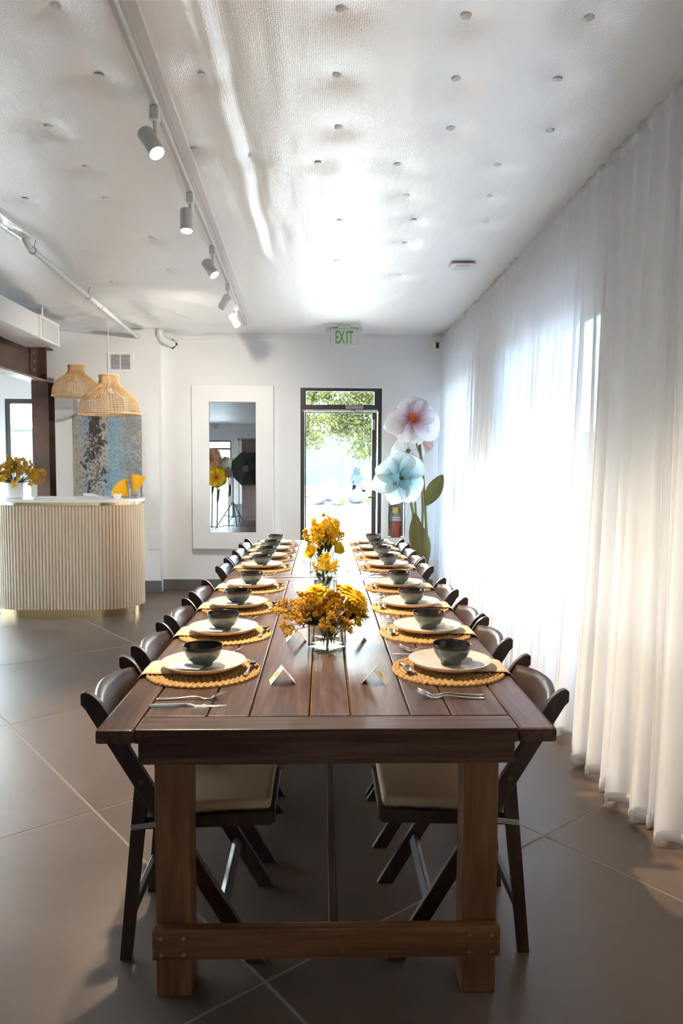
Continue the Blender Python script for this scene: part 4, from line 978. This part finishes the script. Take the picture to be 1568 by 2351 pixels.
# ------------------------------------------------------------------ reception desk and what stands on it
DK = (-2.49, 7.28); HL, DR = .345, .36
def stadium(t_, r=0.0):
    """point and normal angle on the stadium outline, t_ in metres"""
    R0 = DR + r; per = [2 * HL, PI * DR, 2 * HL, PI * DR]; t_ %= sum(per)
    if t_ < per[0]: return (-HL + t_, -R0, -PI / 2)
    t_ -= per[0]
    if t_ < per[1]: a = -PI / 2 + t_ / DR; return (HL + R0 * math.cos(a), R0 * math.sin(a), a)
    t_ -= per[1]
    if t_ < per[2]: return (HL - t_, R0, PI / 2)
    a = PI / 2 + (t_ - per[2]) / DR; return (-HL + R0 * math.cos(a), R0 * math.sin(a), a)
PER = 4 * HL + 2 * PI * DR
dk = thing('reception_desk', 'curved reception desk clad in cream fluted slats', 'desk', (*DK, 0))
def ring_prism(r, z0, z1, n=96): return G().prism([stadium(PER * k / n, r)[:2] for k in range(n)], z0, z1, axis=2)
obj('plinth', ring_prism(-.012, 0, .072), 'brass', dk, smooth=True)
obj('core', ring_prism(-.004, .072, 1.065), 'flute', dk, smooth=True)
NF = 118
fm = G(); prf = [(.0148 * math.cos(a), .0148 * math.sin(a)) for a in [-PI / 2 + PI * i / 6 for i in range(7)]]
fm.prism([(.0, -.0148)] + [(.011 * math.cos(a), .0148 * math.sin(a)) for a in [-PI / 2 + PI * i / 6 for i in range(1, 6)]] + [(.0, .0148)], .074, 1.064, axis=2)
fm = fm.mesh('slat', 'flute', True)
for k in range(NF):
    x, y, a = stadium(PER * k / NF, -.004); obj('slat', None, None, dk, loc=(x, y, 0), rot=(0, 0, a), me=fm)
obj('brass_band', ring_prism(.006, 1.0655, 1.092), 'brass', dk, smooth=True)
ct = obj('counter_top', ring_prism(.022, 1.0925, 1.122), 'stone_white', dk, smooth=True)
DT = 1.1225
# white vase with flowers
va = tag(obj('desk_vase', G().lathe([(.075, 0), (.083, .004), (.083, .148), (.078, .150), (.074, .148), (.074, .01), (.005, .01)], 36), 'ceramic_white', loc=(-2.975, 7.13, DT), smooth=True), 'white cylinder vase on the left end of the reception desk', 'vase')
b4 = thing('flower_bouquet', 'yellow bouquet in the white vase on the reception desk', 'bouquet', (-2.975, 7.13, DT))
for k in range(44):
    a = R_.uniform(0, 2 * PI); el_ = R_.uniform(.1, 1.4); d = (math.cos(a) * math.cos(el_), math.sin(a) * math.cos(el_), math.sin(el_) * .8 + .1)
    head(b4, 'goldenrod_sprig', GR[k % 4], (d[0] * .06, d[1] * .06, .145), d, R_.uniform(0, 6), R_.uniform(1.2, 1.8))
for k, d in enumerate(((1, -.1, .35), (1, .1, .1), (.9, -.3, -.1), (.2, 0, 1), (-.2, 0, 1), (.8, .1, .6))): head(b4, 'goldenrod_sprig', GRL[k % 3], (d[0] * .06, d[1] * .06, .15), d, PI, 1.1)
for k in range(12):
    a = -PI / 2 + R_.uniform(-1.6, 1.6); el_ = R_.uniform(.1, 1.2); d = Vector((math.cos(a) * math.cos(el_), math.sin(a) * math.cos(el_), math.sin(el_)))
    if k % 3: head(b4, 'chrysanthemum', MUMS[k % 2], Vector((0, 0, .165)) + d * .115, d, k, .8)
    else: head(b4, 'rose', ROSE, Vector((0, 0, .165)) + d * .10, d, k, 1.2)
for k in range(16):
    a = R_.uniform(0, 2 * PI); head(b4, 'leaf', LEAF[k % 2], (math.cos(a) * .05, math.sin(a) * .05, .14), (math.cos(a), math.sin(a), .4), 0, 1)
tag(obj('desk_tray', G().cbox((-.09, -.06, 0), (.09, .06, .012), .004), 'ceramic_white', loc=(-2.70, 7.20, DT + .0003)), 'flat white tray beside the desk vase', 'tray')
bh = thing('card_holder', 'small clear stand with white card between vase and tray', 'card holder', (-2.83, 7.25, DT))
obj('card', G().cbox((-.03, 0, .004), (.03, .002, .13), .0005), 'paper_white', bh); obj('stand', G().cbox((-.034, -.02, 0), (.034, .03, .004), .001), 'glass_clear', bh)
def fan(loc, rot, a0, a1, R0, R1, label, nf=14):
    f = thing('paper_fan', label, 'fan', loc, rot)
    def fn(u, v_):
        a = a0 + (a1 - a0) * u; r = R0 + (R1 - R0) * v_; k = round(u * nf * 2); zz = (.004 if k % 2 else -.004) * (r / R1)
        return (r * math.cos(a), zz, r * math.sin(a))
    obj('pleats', G().sheet(fn, nf * 2, 2), 'fan_yellow', f); solid(f.children[0] if f.children else [o for o in COL.objects if o.parent == f][0], .0008)
    for a in (a0, a1): obj('guard_stick', G().prism([(-.004 * math.sin(a), .004 * math.cos(a)), (.004 * math.sin(a), -.004 * math.cos(a)), (R1 * math.cos(a) + .006 * math.sin(a), R1 * math.sin(a) - .006 * math.cos(a)), (R1 * math.cos(a) - .006 * math.sin(a), R1 * math.sin(a) + .006 * math.cos(a))], -.006, -.0035), 'raw_wood' if a == a1 and R0 < .03 else 'fan_yellow', f)
    return f
fan((-1.905, 7.27, DT + .008), (0, 0, 0), math.radians(98), math.radians(178), .02, .182, 'open yellow paper fan leaning left of the glass jug')
fan((-1.855, 7.22, DT + .012), (0, 0, .1), math.radians(58), math.radians(97), .012, .222, 'half open yellow paper fan standing in the glass jug', 7)
jg = thing('glass_jug', 'clear glass jug holding a yellow fan on the desk', 'jug', (-1.845, 7.22, DT))
obj('jug_body', G().lathe([(.056, 0), (.060, .004), (.060, .098), (.0575, .098), (.0575, .006), (.004, .006)], 32), 'vase_glass', jg, smooth=True)
obj('jug_handle', G().tube([(.058, 0, .09), (.085, 0, .085), (.092, 0, .05), (.08, 0, .02), (.058, 0, .014)], .005, 8), 'vase_glass', jg, smooth=True)
tag(obj('small_bowl', G().lathe([(.028, 0), (.030, .003), (.046, .042), (.0435, .042), (.027, .006), (.003, .006)], 28), 'ceramic_white', loc=(-1.985, 7.12, DT + .0003), smooth=True), 'small white bowl in front of the yellow fans', 'bowl')
# shell chair behind the desk
sh = thing('shell_chair', 'white moulded chair behind the reception desk', 'chair', (-2.36, 7.92, 0))
def shell_back(u, v_):
    x = (u - .5) * .46; zt = 1.10 + .042 * math.cos((u - .12) * 2 * PI * .62) ; zt = 1.085 + .055 * abs(math.cos(PI * (u * 1.0 + .02)))**1.2
    z = .62 + (zt - .62) * v_; return (x, .12 - .05 * v_ * -1 - .10 * (2 * abs(u - .5)) ** 2, z)
solid(obj('backrest', G().sheet(shell_back, 24, 10), 'shell_white', sh, smooth='all'), .012)
obj('seat', G().cbox((-.21, -.24, .60), (.21, .14, .63), .012, 3), 'shell_white', sh, smooth=True)
obj('pedestal', G().tube([(0, -.04, .05), (0, -.04, .60)], .025, 12), 'chrome', sh, smooth=True)
for k in range(5):
    a = 2 * PI * k / 5; obj('foot', G().tube([(0, -.04, .055), (.24 * math.cos(a), -.04 + .24 * math.sin(a), .02)], [.018, .012], 8), 'chrome', sh)
# painting on the wall
pa = thing('abstract_painting', 'large abstract canvas in grey, blue and black splashes', 'painting', (-2.402, YC - .001, 1.40))
obj('canvas', G().cbox((-.371, -.036, -.61), (.371, 0, .605), .003), 'abstract_paint', pa)

# rattan pendant lamps
def pendant(loc, s_, label):
    p = thing('rattan_pendant', label, 'pendant lamp', loc); 
    prof = [(.240, 0), (.240, .03), (.236, .06), (.227, .095), (.209, .13), (.181, .16), (.146, .188), (.113, .212), (.089, .235), (.078, .26), (.076, .285), (.080, .312)]
    prof = [(r * s_, z * s_) for r, z in prof]
    def at(z):
        for (r1, z1), (r2, z2) in zip(prof, prof[1:]):
            if z <= z2: k = (z - z1) / max(1e-6, z2 - z1); return r1 + (r2 - r1) * k
        return prof[-1][0]
    rib = G().tube([(at(z), 0, z) for z in [prof[-1][1] * i / 14 for i in range(15)]], .0030, 5).mesh('rib', 'rattan', 'all')
    for k in range(56): obj('rib', None, None, p, rot=(0, 0, 2 * PI * k / 56), me=rib)
    n = 22
    for k in range(1, n):
        z = prof[-1][1] * k / n; r = at(z); ring = [(r + (.0022 if j % 2 else -.0022), z) for j in range(1)]
        g = G(); NS = 64; pts = [((r + .002 * (1 if j % 2 else -1)) * math.cos(2 * PI * j / NS), (r + .002 * (1 if j % 2 else -1)) * math.sin(2 * PI * j / NS), z) for j in range(NS + 1)]
        g.tube(pts, .0026, 4, False); obj('hoop', g, 'rattan', p, smooth='all')
    for z, rr in ((0, .0085), (prof[-1][1], .0065)):
        r = at(z); g = G(); NS = 56; g.tube([(r * math.cos(2 * PI * j / NS), r * math.sin(2 * PI * j / NS), z) for j in range(NS + 1)], [rr * (1 + .18 * (j % 2)) for j in range(NS + 1)], 6, False); obj('rim', g, 'rattan', p, smooth='all')
    top = prof[-1][1]; g = G()
    sk = obj('socket', G().tube([(0, 0, top - .03), (0, 0, top - .11)], .018, 10), 'metal_white', p); obj('bulb', G().ball((0, 0, top - .14), .032, 2), 'ceramic_white', sk, smooth='all')
    obj('cross_bar', G().tube([(-at(top), 0, top - .03), (at(top), 0, top - .03)], .003, 5), 'metal_white', p)
    obj('cord', G().tube([(0, 0, top - .03), (0, 0, HC - .03 - loc[2])], .0012, 5), 'wire', p)
pendant((-1.985, 6.9, 1.918), 1.13, 'woven rattan dome pendant lamp hanging lower, in front')
pendant((-2.57, 7.76, 2.160), 1.0, 'woven rattan dome pendant lamp hanging higher, farther back')

# ------------------------------------------------------------------ giant paper flowers by the door
def petal(L, W, cup, curl, seed, tip=1.1, ruffle=.025):
    W *= 1.22
    R2 = random.Random(seed); ph = R2.uniform(0, 6)
    def fn(u, v_):
        s_ = (v_ - .5) * 2; w_ = W * (math.sin(PI * (u ** tip) * .93 + .10) ** .75)
        th = cup * (1 - u) - curl * u * u
        x = L * (u * math.cos(th * .6)); z = L * (u * math.sin(th) * .8) - .10 * curl * L * u ** 3
        return (x + .02 * L * math.cos(s_ * 3), s_ * w_, z + abs(s_) ** 2 * w_ * .45 * (1 - u * .5) + ruffle * u * L * math.sin(s_ * 7 + ph) * .6)
    return G().sheet(fn, 14, 12).mesh('petal', 'petal_white', 'all')
def big_flower(fl_, c, d, petals, mat_, kind, seed):
    q = Vector(d).normalized().to_track_quat('Z', 'Y'); R2 = random.Random(seed)
    from mathutils import Quaternion
    hd = obj('flower_head', G().ball((0, 0, -.01), .035, 2, 0, (1, 1, .6)), 'leaf_olive', fl_, loc=c, smooth='all'); hd.rotation_mode = 'QUATERNION'; hd.rotation_quaternion = q
    for k, (a, L, W, cup, curl) in enumerate(petals):
        me = petal(L, W, cup, curl, seed + k); me.materials.clear(); me.materials.append(MATS[mat_])
        o = obj('petal', None, None, hd, rot=(0, 0, math.radians(a)), me=me); solid(o, .002)
    if kind == 'stamen':
        for k in range(46):
            a = R2.uniform(0, 2 * PI); sp = R2.uniform(.02, .75); ln = R2.uniform(.09, .16); dd = Vector((math.cos(a) * sp, math.sin(a) * sp, 1)).normalized()
            g = G().tube([dd * .01, dd * ln * .6, dd * ln + Vector((math.cos(a) * .01, math.sin(a) * .01, 0))], [.0035, .004, .0022], 5); obj('stamen', g, 'stamen_orange', hd)
    if kind == 'ruffle':
        for k in range(16):
            a = R2.uniform(0, 2 * PI); me = petal(.10 + .04 * R2.random(), .035, 1.25, .1, k, ruffle=.12); me.materials.clear(); me.materials.append(MATS['stamen_aqua'])
            solid(obj('inner_petal', None, None, hd, rot=(0, -.5 * R2.random(), a), loc=(.02 * math.cos(a), .02 * math.sin(a), 0), me=me), .0015)
    if kind == 'button': obj('button', G().ball((0, 0, .012), .022, 2, 0, (1, 1, .5)), 'leaf_olive', hd, smooth='all'); obj('button_ring', G().lathe([(.024, .0), (.030, .006), (.024, .012), (.020, .006)], 20, True), 'stalk', hd, smooth=True)
    return hd
def big_leaf(f, base, d, L, W, spin=0):
    o = obj('leaf', None, None, f, loc=base, me=leaf_mesh(L, W, .12, 'leaf_olive')); aim(o, d, spin); solid(o, .003)
def base_plate(f): obj('base', G().cbox((-.13, -.11, 0), (.13, .11, .012), .004), 'alu_dark', f)
f1 = thing('giant_paper_flower', 'giant pale pink paper flower with orange stamens beside the glass door', 'paper flower', (1.12, 7.93, 0)); base_plate(f1)
obj('stem', G().tube([(.03, 0, .012), (.02, 0, .6), (-.03, 0, 1.3), (-.09, .03, 1.86), (-.14, -.02, 1.93)], .016, 10), 'stem_green', f1, smooth=True)
big_flower(f1, (-.15, -.05, 1.94), (-.12, -1, .22), [(88, .27, .13, .75, .15), (30, .26, .12, .9, .25), (150, .27, .10, .45, .5), (190, .33, .12, .35, .35), (235, .26, .13, .35, .5), (285, .26, .12, .55, .5), (335, .33, .14, .75, .75), (60, .25, .08, 1.0, .1)], 'petal_pink', 'stamen', 4)
big_leaf(f1, (-.05, -.01, 1.50), (-.45, 0, 1), .32, .03); big_leaf(f1, (.0, -.02, 1.02), (.46, -.1, .85), .38, .085, 1.45); big_leaf(f1, (.03, -.02, .42), (-.22, -.1, 1), .40, .07, 1.2)
f2 = thing('giant_paper_flower', 'giant aqua and white paper flower leaning over the fire extinguisher', 'paper flower', (.96, 7.74, 0)); base_plate(f2)
obj('stem', G().tube([(.03, 0, .012), (.01, 0, .5), (0, .01, .95), (-.06, .02, 1.24), (-.13, -.04, 1.30)], .015, 10), 'stem_green', f2, smooth=True)
big_flower(f2, (-.135, -.06, 1.315), (.05, -1, .30), [(95, .30, .13, .85, .1), (45, .31, .12, .85, .15), (150, .30, .12, .55, .45), (190, .32, .12, .35, .5), (250, .28, .11, .35, .75), (310, .29, .13, .60, .8)], 'petal_aqua', 'ruffle', 9)
big_leaf(f2, (.02, -.01, .95), (.12, -.1, -1), .50, .085, 1.35); big_leaf(f2, (.0, -.02, .18), (-.10, -.1, 1), .45, .075, 1.0)
f3 = thing('giant_paper_flower', 'small white paper flower with green centre between the two giant ones', 'paper flower', (1.03, 8.14, 0)); base_plate(f3)
obj('stem', G().tube([(.02, 0, .012), (.02, 0, .8), (-.03, 0, 1.4), (-.09, -.04, 1.60)], .012, 8), 'stem_green', f3, smooth=True)
big_flower(f3, (-.09, -.06, 1.61), (-.05, -1, .25), [(a, .19, .10, .30, .35) for a in (0, 60, 120, 180, 240, 300)], 'petal_white', 'button', 12)
f4 = thing('giant_paper_flower', 'blush paper flower mostly hidden behind the pale pink one', 'paper flower', (1.13, 8.25, 0)); base_plate(f4)
obj('stem', G().tube([(.0, 0, .012), (0, 0, 1.0), (-.04, 0, 1.75)], .013, 8), 'stem_green', f4, smooth=True)
big_flower(f4, (-.04, -.03, 1.77), (.5, -.6, -.15), [(a, .26, .11, .5, .3) for a in (10, 80, 150, 220, 290)], 'petal_blush', 'none', 14)

# ------------------------------------------------------------------ sheer curtains
XCUR = 1.375
def cur_pt(y, z, seed, flare=0):
    k = z / 2.9; a = .012 + .034 * (1 - k) ** .7; a = a if z < 2.80 else .010
    ph = 2 * PI * (y / .150 + .75 * nz1(y * 1.3, z * .14, seed) + .35 * nz1(y * 4.1, z * .35, seed + 3))
    ph2 = 2 * PI * (y / .37 + .3 * nz1(y * .9, z * .15, seed + 7))
    x = XCUR - a * (.9 + math.sin(ph)) - .022 * (1 - k) * math.sin(ph2) - .018 * (1 - k) * (1 + nz1(y * 1.1, z * .25, seed + 11)) - flare * (1 - k) ** 3
    yy = y + a * .85 * math.cos(ph * 1.0 + .6) + .03 * (1 - k) * nz1(y * 1.7, z * .4, seed + 5)
    if z > 2.80: x += .006 * math.sin(2 * PI * y / .031 + 2 * nz1(y * 9, 0, 2))
    return (x, yy, z + (.010 * math.sin(ph2 + 1) if z < .06 else 0))
def curtain(y0, y1, seed, label, xo=0.0, flare=.02):
    c = thing('sheer_curtain', label, 'curtain', (0, 0, 0), group='sheer curtain panels'); ny = int((y1 - y0) / .0105)
    zs = [.012, .045, .10, .2, .35, .5, .7, .9, 1.1, 1.3, 1.5, 1.7, 1.9, 2.1, 2.3, 2.5, 2.62, 2.72, 2.79, 2.83, 2.86, 2.885, 2.91]; n = len(zs) - 1
    def fn(u, v_):
        z = zs[round(v_ * n)]; p = cur_pt(y0 + (y1 - y0) * u, z, seed, flare); return (p[0] + xo, p[1], p[2])
    obj('sheer_cloth', G().sheet(fn, ny, n), 'sheer', c, smooth='all')
    def hem(u, v_):
        p = cur_pt(y0 + (y1 - y0) * u, .012 + v_ * .05, seed, flare); return (p[0] + xo - .0015, p[1], p[2])
    solid(obj('hem', G().sheet(hem, ny, 2), 'sheer_hem', c, smooth='all'), .0008)
    def top(u, v_):
        z = 2.866 + v_ * .055; p = cur_pt(y0 + (y1 - y0) * u, 2.87, seed, 0); b = math.sin(PI * v_) * .012; r = .005 * math.sin(2 * PI * (y0 + (y1 - y0) * u) / .026 + 3 * nz1(u * 30, v_ * 2, seed))
        return (p[0] + xo - b - r - .001, p[1], z)
    obj('heading', G().sheet(top, ny, 4), 'sheer_hem', c, smooth='all')
    for u in (0, 1):
        e = [(lambda p: (p[0] + xo - .001, p[1], p[2]))(cur_pt(y0 + (y1 - y0) * u, z, seed, flare)) for z in zs]; obj('side_hem', G().tube(e, .0022, 4), 'sheer_hem', c)
    return c
curtain(.7, 2.86, 3, 'sheer white curtain panel nearest the camera at the right edge', .018, .0)
curtain(2.80, 3.55, 17, 'narrow sheer white curtain panel, second from the right edge', -.004, .035)
curtain(3.45, 5.02, 29, 'sheer white curtain panel glowing brightest in front of the window')
curtain(4.98, 6.62, 41, 'sheer white curtain panel between the two bright windows', .006)
curtain(6.58, 8.34, 53, 'sheer white curtain panel farthest back by the paper flowers', .0, .0)
tag(obj('curtain_rod', G().tube([(XCUR + .012, .6, 2.895), (XCUR + .012, 8.38, 2.895)], .011, 10), 'metal_white', smooth=True), 'thin white curtain rod along the ceiling at right', 'rod')

# ------------------------------------------------------------------ seen in the mirror: studio gear behind the camera
sb = thing('softbox_light', 'black octagonal softbox on a tripod, seen in the mirror', 'softbox', (-2.02, .15, 0))
oc = [(.40 * math.cos(PI / 8 + k * PI / 4), .40 * math.sin(PI / 8 + k * PI / 4)) for k in range(8)]
g = G(); n = 8
g.add([(x, -.02, z) for x, z in oc] + [(x * .22, .33, z * .22) for x, z in oc], [tuple(range(8))] + [(k, (k + 1) % 8, 8 + (k + 1) % 8, 8 + k) for k in range(8)] + [tuple(range(15, 7, -1))])
obj('softbox', g, 'softbox_black', sb, loc=(.33, .02, 1.36)); obj('diffuser', G().prism(oc, -.024, -.0205), 'paper_white', sb, loc=(.33, .02, 1.36))
obj('lamp_body', G().cbox((-.06, .33, -.06), (.06, .55, .06), .01), 'black_plastic', sb, loc=(.33, .02, 1.36)); obj('arm', G().tube([(.33, .30, 1.30), (.0, .1, 1.30)], .015, 8), 'black_plastic', sb)
obj('pole', G().tube([(0, .1, .25), (0, .1, 1.32)], .014, 8), 'black_plastic', sb)
for a in (.6, 2.7, 4.8): obj('leg', G().tube([(0, .1, .62), (.42 * math.cos(a), .1 + .42 * math.sin(a), .012)], .011, 6), 'black_plastic', sb); obj('brace', G().tube([(0, .1, .28), (.21 * math.cos(a), .1 + .21 * math.sin(a), .31)], .007, 5), 'black_plastic', sb)
bd = thing('photo_backdrop', 'mauve brown paper backdrop on a stand, seen in the mirror', 'backdrop', (-1.3, -1.25, 0))
def bdp(u, v_):
    x = -.68 + 1.5 * u
    return (x, .02, 2.03 - 1.93 * v_ / .8) if v_ < .8 else (x, .02 + .9 * (v_ - .8) / .2, .10 * (1 - math.sin((v_ - .8) / .2 * PI / 2)) + .006)
obj('paper', G().sheet(bdp, 6, 30), 'backdrop_brown', bd, smooth='all'); obj('roll', G().tube([(-.70, 0, 2.06), (.84, 0, 2.06)], .03, 12), 'backdrop_brown', bd)
for x in (-.76, .90):
    p = obj('stand_pole', G().tube([(x, -.02, .02), (x, -.02, 2.06)], .013, 8), 'steel_brush', bd); obj('clamp', G().ball((x, -.02, 2.07), .035, 1), 'orange_plastic', p)
    for a in (1.5, 3.6, 5.7): obj('stand_leg', G().tube([(x, -.02, .5), (x + .3 * math.cos(a), -.02 + .3 * math.sin(a), .01)], .009, 6), 'steel_brush', p)
for nm, lx, ly, hz, m_, lab, pet in (('f', -2.62, -.55, 1.58, 'petal_peach', 'giant peach paper flower seen in the mirror, topmost of three', 6), ('g', -2.48, -.42, 1.16, 'petal_yellow', 'giant yellow paper flower seen in the mirror, lowest of three', 7), ('h', -2.25, -.75, 1.38, 'petal_white', 'giant white paper flower seen in the mirror beside the softbox', 6)):
    f = thing('giant_paper_flower', lab, 'paper flower', (lx, ly, 0)); base_plate(f)
    obj('stem', G().tube([(0, -.02, .012), (.02, -.02, hz * .6), (0, -.03, hz - .04)], .015, 8), 'stem_green', f, smooth=True)
    big_flower(f, (0, .02, hz), (.1, 1, -.1), [(a * 360 / pet + 10, .27, .12, .5, .35) for a in range(pet)], m_, 'none', 30 + pet); big_leaf(f, (.01, -.02, hz * .45), (.25, .1, 1), .4, .06)

# ------------------------------------------------------------------ outdoors
struct('ground', G().add([(-80, -60, -.16), (80, -60, -.16), (80, 140, -.16), (-80, 140, -.16)], [(0, 1, 2, 3)]), 'concrete', label='pale sunlit paving outside')
struct('pavement_step', G().box((-30, 9.75, -.155), (30, 24.0, -.03)), 'concrete', label='pale walkway outside the glass door')
struct('road_strip', G().box((-30, 36.5, -.158), (30, 52, -.12)), 'asphalt', label='parking lot beyond the boulders')
def boulder(loc, s3, seed, label):
    b = G().ball((0, 0, 0), 1.0, 3, 0, (1, 1, 1))
    for i, v_ in enumerate(b.v):
        p = Vector(v_); q = p * (1 + .28 * nz1(p.x * 1.1 + seed, p.y * 1.1, p.z * 1.1) + .07 * nz1(p.x * 4 + seed, p.y * 4, p.z * 4)); q.z = max(q.z, -.75); b.v[i] = (q.x * s3[0], q.y * s3[1], q.z * s3[2])
    return tag(obj('boulder', b, 'rock', loc=(loc[0], loc[1], -.16 + s3[2] * .74), rot=(0, 0, seed), smooth=True), label, 'boulder', 'boulders outside')
boulder((.36, 33, 0), (.62, .5, .62), 1.3, 'largest pale boulder outside, left of the thick trunk'); boulder((-.2, 30, 0), (.40, .36, .36), 4.7, 'low pale boulder outside at the left of the door view')
boulder((.62, 29.6, 0), (.34, .32, .36), 8.1, 'middle pale boulder outside, right of the low one'); boulder((1.42, 31.0, 0), (.42, .4, .36), 2.2, 'broad pale boulder outside, in front of the trunks'); boulder((2.25, 29.5, 0), (.5, .45, .5), 6.4, 'pale boulder outside by the right door frame')
def shrub(loc, r, seed, label):
    R2 = random.Random(seed); g = G()
    for k in range(150):
        a = R2.uniform(0, 2 * PI); b_ = R2.uniform(.1, 1.4); d = Vector((math.cos(a) * math.cos(b_), math.sin(a) * math.cos(b_), math.sin(b_))); p = d * r * R2.uniform(.5, 1); t_ = d.cross(Vector((R2.random(), R2.random(), 1))).normalized() * .02; q = d * r * .28
        g.add([p - t_, p + t_, p + q], [(0, 1, 2)])
    s_ = thing('low_shrub', label, 'shrub', loc, group='shrubs outside'); f = obj('foliage', g, 'grass_blade', s_); f['kind'] = 'stuff'; obj('stem', G().tube([(0, 0, -.1), (0, 0, r * .4)], .02, 5), 'stalk', s_)
shrub((.75, 28.6, -.1), .22, 1, 'small green shrub in front of the middle boulder'); shrub((1.75, 28.8, -.1), .30, 2, 'green shrub outside beneath the tree trunks'); shrub((2.35, 28.2, -.1), .25, 3, 'green shrub outside at the right door frame'); shrub((-1.1, 35.8, -.1), .55, 5, 'grassy clump outside at the left edge of the door view')
def tree(loc, trunk_r, hgt, crown, seed, n, label, lean=0.0):
    R2 = random.Random(seed); t_ = thing('street_tree', label, 'tree', loc, group='trees outside')
    top = Vector((lean, 0, hgt)); obj('trunk', G().tube(bez(Vector((0, 0, -.2)), Vector((lean * .2, 0, hgt * .5)), top, 6), [trunk_r * (1 - .5 * i / 6) for i in range(7)], 9), 'bark', t_, smooth=True)
    for k in range(5):
        a = k * 1.3; obj('branch', G().tube([top * .8, top + Vector((math.cos(a) * 1.0, math.sin(a) * 1.0, .9))], [trunk_r * .5, .02], 6), 'bark', t_)
    g = G(); clumps = [(Vector((R2.uniform(-1, 1) * crown[0], R2.uniform(-1, 1) * crown[1], R2.uniform(crown[2], crown[3]))) + Vector((lean, 0, 0)), R2.uniform(.35, .75)) for _ in range(46)]
    for k in range(n):
        c, r = R2.choice(clumps); p = c + Vector((R2.gauss(0, .5), R2.gauss(0, .5), R2.gauss(0, .5))) * r; s_ = R2.uniform(.045, .085)
        a = Vector((R2.uniform(-1, 1), R2.uniform(-1, 1), R2.uniform(-1, 1))).normalized(); b_ = a.cross(Vector((R2.uniform(-1, 1), R2.uniform(-1, 1), R2.uniform(-1, 1)))).normalized(); g.cur = R2.random() < .45
        g.add([p - a * s_, p + b_ * s_ * .6, p + a * s_, p - b_ * s_ * .6], [(0, 1, 2, 3)])
    g.m = [int(x) for x in g.m]; f = obj('foliage', g, ['tree_leaf', 'tree_leaf_b'], t_); f['kind'] = 'stuff'
tree((1.10, 34.2, -.1), .15, 3.6, (2.5, 1.6, 2.2, 6.2), 3, 24000, 'leafy tree outside with the thicker pale trunk, mid door view'); tree((2.12, 33.2, -.1), .10, 3.4, (1.5, 1.3, 2.8, 6.0), 8, 8000, 'leafy tree outside with a slim trunk near the right frame', -.25)
tree((-2.0, 36.5, -.1), .12, 3.8, (1.8, 1.4, 2.6, 6.2), 12, 12000, 'leafy tree outside at the left of the door view')
rl = thing('metal_railing', 'slim blue grey metal railing outside behind the boulders', 'railing', (0, 36, -.12))
for x in (-.20, 1.02, 2.4): obj('post', G().cbox((x - .02, -.02, 0), (x + .02, .02, 1.5), .004), 'rail_blue', rl)
for z in (1.49, .62): obj('rail', G().cbox((-.2, -.018, z - .018), (2.4, .018, z + .018), .004), 'rail_blue', rl)
tag(obj('sign_board', G().cbox((-.11, -.01, 0), (.11, .01, .42), .02), 'paper_white', loc=(1.86, 32.6, .36)), 'small white board hanging near the slim tree trunk', 'sign')
def car(loc, rz, paint, label):
    c = thing('parked_car', label, 'car', loc, (0, 0, rz))
    side_ = [(-2.2, .30), (-2.15, .62), (-2.05, .88), (-1.55, .95), (-.95, 1.42), (-.3, 1.52), (.75, 1.50), (1.55, 1.02), (2.15, .92), (2.22, .55), (2.18, .30)]
    b = obj('body', G().prism(side_, -.88, .88), paint, c); bv = b.modifiers.new('bevel', 'BEVEL'); bv.width = .07; bv.segments = 3
    for s_ in (-1, 1): obj('side_window', G().prism([(-1.35, .98), (-.9, 1.36), (.68, 1.42), (1.3, 1.0)], s_ * .884, s_ * .889), 'car_glass', c)
    obj('windscreen', G().add([(-1.60, -.72, .97), (-1.60, .72, .97), (-1.0, .66, 1.39), (-1.0, -.66, 1.39)], [(0, 1, 2, 3)]), 'car_glass', c, loc=(-.02, 0, .012)); obj('rear_window', G().add([(1.5, -.72, 1.06), (1.5, .72, 1.06), (.82, .66, 1.47), (.82, -.66, 1.47)], [(3, 2, 1, 0)]), 'car_glass', c, loc=(.02, 0, .012))
    for x in (-1.4, 1.4):
        for s_ in (-1, 1): w_ = obj('wheel', G().tube([(x, s_ * .72, .33), (x, s_ * .92, .33)], .33, 20), 'tyre', c); obj('hub_cap', G().tube([(x, s_ * .921, .33), (x, s_ * .93, .33)], .19, 16), 'car_silver', w_)
    for s_ in (-1, 1): obj('head_lamp', G().cbox((-2.19, s_ * .62 - .16, .66), (-2.10, s_ * .62 + .16, .80), .02), 'ceramic_white', c)
    obj('bumper', G().cbox((-2.26, -.86, .32), (-2.14, .86, .50), .03), 'car_silver', c)
car((2.95, 45, -.12), PI / 2 + .15, 'car_paint', 'dark parked car outside, seen between the tree trunks'); car((-4.2, 47, -.12), PI / 2, 'car_silver', 'silver parked car outside beyond the left trees')
bd2 = thing('far_building', 'low white building across the parking lot', 'building', (0, 58, -.16)); obj('wall', G().box((-30, 0, 0), (30, 6, 4.2)), 'building_white', bd2); obj('parapet', G().box((-30.1, -.1, 4.2), (30.1, 6, 4.4)), 'building_white', bd2)
for k in (0, 1, 2, 5, 6): obj('window', G().box((-20 + k * 6, -.02, 1.2), (-17.5 + k * 6, .0, 2.6)), 'car_glass', bd2)
